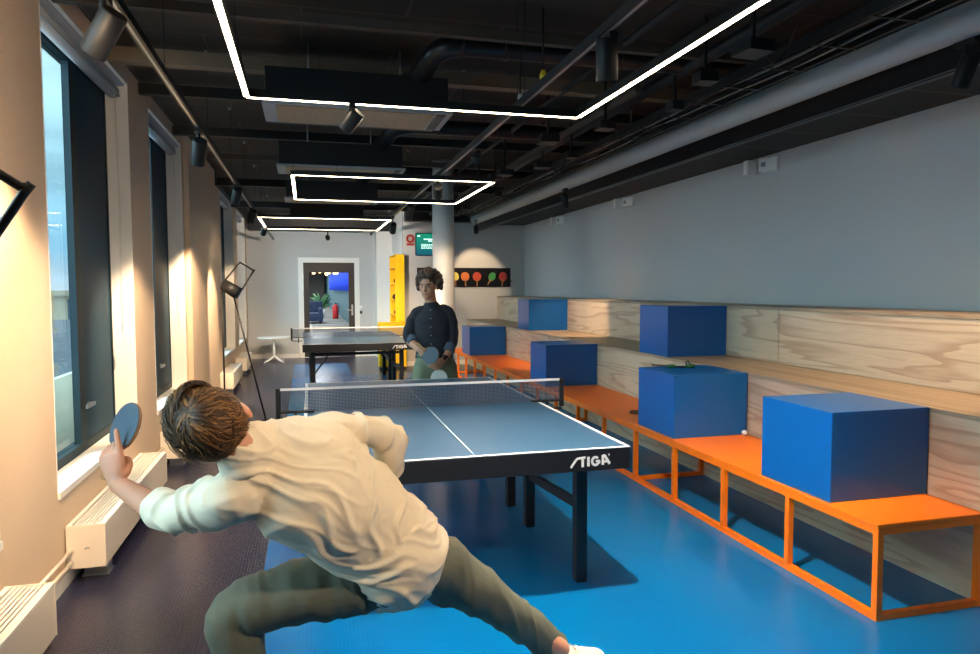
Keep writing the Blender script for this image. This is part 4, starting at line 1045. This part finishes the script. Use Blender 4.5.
sh2 = finish(s2, 'shirt', darkshirt, p2, .007, smooth=4, disp=s2d)
for a, b_ in ((P(411.5,338,t6-.03), P(413.5,343,t6-.09)), (P(450.5,345,t6-.05), P(448.5,352,t6-.09))):
    cf = MB(); cuff(cf, a, b_, .050); finish(cf, 'rolled_cuff', darkcuff, p2, .005, smooth=2)
bt = MB()
for k in range(5):
    q = P(430.5+.2*k, 310+k*8.5, t6-.125-.008*min(k,1)); bt.tube([q, q-fw*.006], .006, 10)
o = bt.build('buttons', mat('shirt_button', srgb(120,120,125), .4), None); o.data.transform(Matrix.Translation(-p2.location)); o.parent = p2
cb = MB(); T_ = Matrix.Translation(P(431,304.5,t6)); cb.tube([P(431,306.5,t6), P(431,303,t6-.005)], [.066,.060], 24, caps=False)
o = cb.build('collar_band', darkshirt, None); o.data.transform(Matrix.Translation(-p2.location)); o.parent = p2
q2 = MB()
limb(q2, [P(434.5,354,t6), P(434.5,366,t6)], [(.162,.112),(.172,.12)], side=rt, n=24)
limb(q2, [hpR, (hpR+kR2)/2, kR2, (kR2+aR2)/2, aR2+V((0,0,.03))], [.108,.100,.080,.072,.066]); limb(q2, [hpL, (hpL+kL2)/2, kL2, (kL2+aL2)/2, aL2+V((0,0,.03))], [.108,.100,.080,.072,.066])
finish(q2, 'trousers', pant2m, p2, .008, smooth=4, disp=lambda c: noise.noise(V((c.x*14, c.y*8, c.z*8)))*.008)
shoe(aR2, (-.1,-1), p2); shoe(aL2, (.2,-1), p2)
wt = MB(); wa = (wL2-eL2).normalized(); wt.tube([wL2-wa*.035, wL2-wa*.018], .031, 20); wt.tube([wL2-wa*.045-fw*.028, wL2-wa*.008-fw*.028], .014, 12)
o = wt.build('wristwatch', black, None); o.data.transform(Matrix.Translation(-p2.location)); o.parent = p2
hb2 = MB(); rg = random.Random(4); k = 0
while k < 330:
    z = rg.uniform(-.45, 1); a = rg.uniform(0, 2*PI); q = math.sqrt(max(0, 1-z*z)); v = V((q*math.cos(a), q*math.sin(a), z))
    if v.y > .30 and v.z < .50: continue
    if v.y > .0 and v.z < -.2: continue
    s = rg.uniform(1.02, 1.26); c = V((v.x*.094*s, v.y*.104*s-.012, v.z*.098*s+.034)); r = rg.uniform(.011, .021)
    hb2.ell(c, (r, r, r), T=T2, seg=10, rg=7); k += 1
hb2.ell((0,-.022,.05), (.088,.10,.086), T=T2)
finish(hb2, 'hair', hair2, p2, .0055, smooth=1, disp=lambda c: noise.noise(c*70)*.005)
# paddles of player 2
pc = P(430.5,355.5,t6-.34); n2 = cvec(-.35,.35,-.85); hd = cvec(-.75,.62,.1); hd = (hd-n2*hd.dot(n2)).normalized()
pd2 = thing('table_tennis_paddle', 'blue black table tennis paddle in the standing player\'s right hand', 'paddle', pc)
paddle(pd2, rubber, rubber, .077, Matrix((( -hd).cross(n2).normalized(), -hd, n2)).transposed().to_4x4())
pc = P(439,378.5,t6-.15); n2 = cvec(.1,.1,-1); hd = cvec(-.05,-1,.0); hd = (hd-n2*hd.dot(n2)).normalized()
pd3 = thing('table_tennis_paddle', 'pale faced table tennis paddle just below the standing player\'s left hand', 'paddle', pc)
paddle(pd3, rubberw, rubberw, .075, Matrix((( -hd).cross(n2).normalized(), -hd, n2)).transposed().to_4x4())

# ------------------------------------------------------------------ world and daylight
wd_ = bpy.data.worlds.new('dusk_sky'); bpy.context.scene.world = wd_; wd_.use_nodes = True
nt = wd_.node_tree; bg = nt.nodes['Background']; N = nt.nodes.new; L = nt.links.new
tc = N('ShaderNodeTexCoord'); sp = N('ShaderNodeSeparateXYZ'); L(tc.outputs['Generated'], sp.inputs[0])
cr = N('ShaderNodeValToRGB'); L(sp.outputs[2], cr.inputs[0])
e = cr.color_ramp.elements; e[0].position = 0; e[0].color = (.46,.56,.66,1); e[1].position = .6; e[1].color = (.66,.77,.84,1)
x_ = e.new(.05); x_.color = (.20,.42,.60,1); x_ = e.new(.25); x_.color = (.50,.74,.84,1)
mp = N('ShaderNodeMapping'); mp.inputs['Scale'].default_value = (1.5,1.5,9); L(tc.outputs['Generated'], mp.inputs[0])
n_ = N('ShaderNodeTexNoise'); n_.inputs['Scale'].default_value = 2.5; n_.inputs['Detail'].default_value = 5; L(mp.outputs[0], n_.inputs['Vector'])
mr = N('ShaderNodeMapRange'); mr.inputs[1].default_value = .35; mr.inputs[2].default_value = .7; mr.inputs[3].default_value = .8; mr.inputs[4].default_value = 1.15; L(n_.outputs['Fac'], mr.inputs[0])
mx = N('ShaderNodeMix'); mx.data_type = 'RGBA'; mx.blend_type = 'MULTIPLY'; mx.inputs[0].default_value = 1; L(cr.outputs[0], mx.inputs[6]); L(mr.outputs[0], mx.inputs[7])
m1_ = N('ShaderNodeMapRange'); m1_.inputs[1].default_value = -.34; m1_.inputs[2].default_value = -.55; m1_.inputs[3].default_value = .95; m1_.inputs[4].default_value = 7.5; L(sp.outputs[0], m1_.inputs[0])
L(mx.outputs[2], bg.inputs[0]); L(m1_.outputs[0], bg.inputs[1])   # sky brightness added to the west, out of view, to light the room

sc = bpy.context.scene
sc.view_settings.view_transform = 'Standard'; sc.view_settings.look = 'None'; sc.view_settings.gamma = 1; sc.view_settings.use_curve_mapping = False
sc.view_settings.exposure = 1.1
sc.cycles.max_bounces = 8; sc.cycles.diffuse_bounces = 5; sc.cycles.transparent_max_bounces = 16
sc.cycles.use_denoising = True; sc.cycles.sample_clamp_indirect = 6
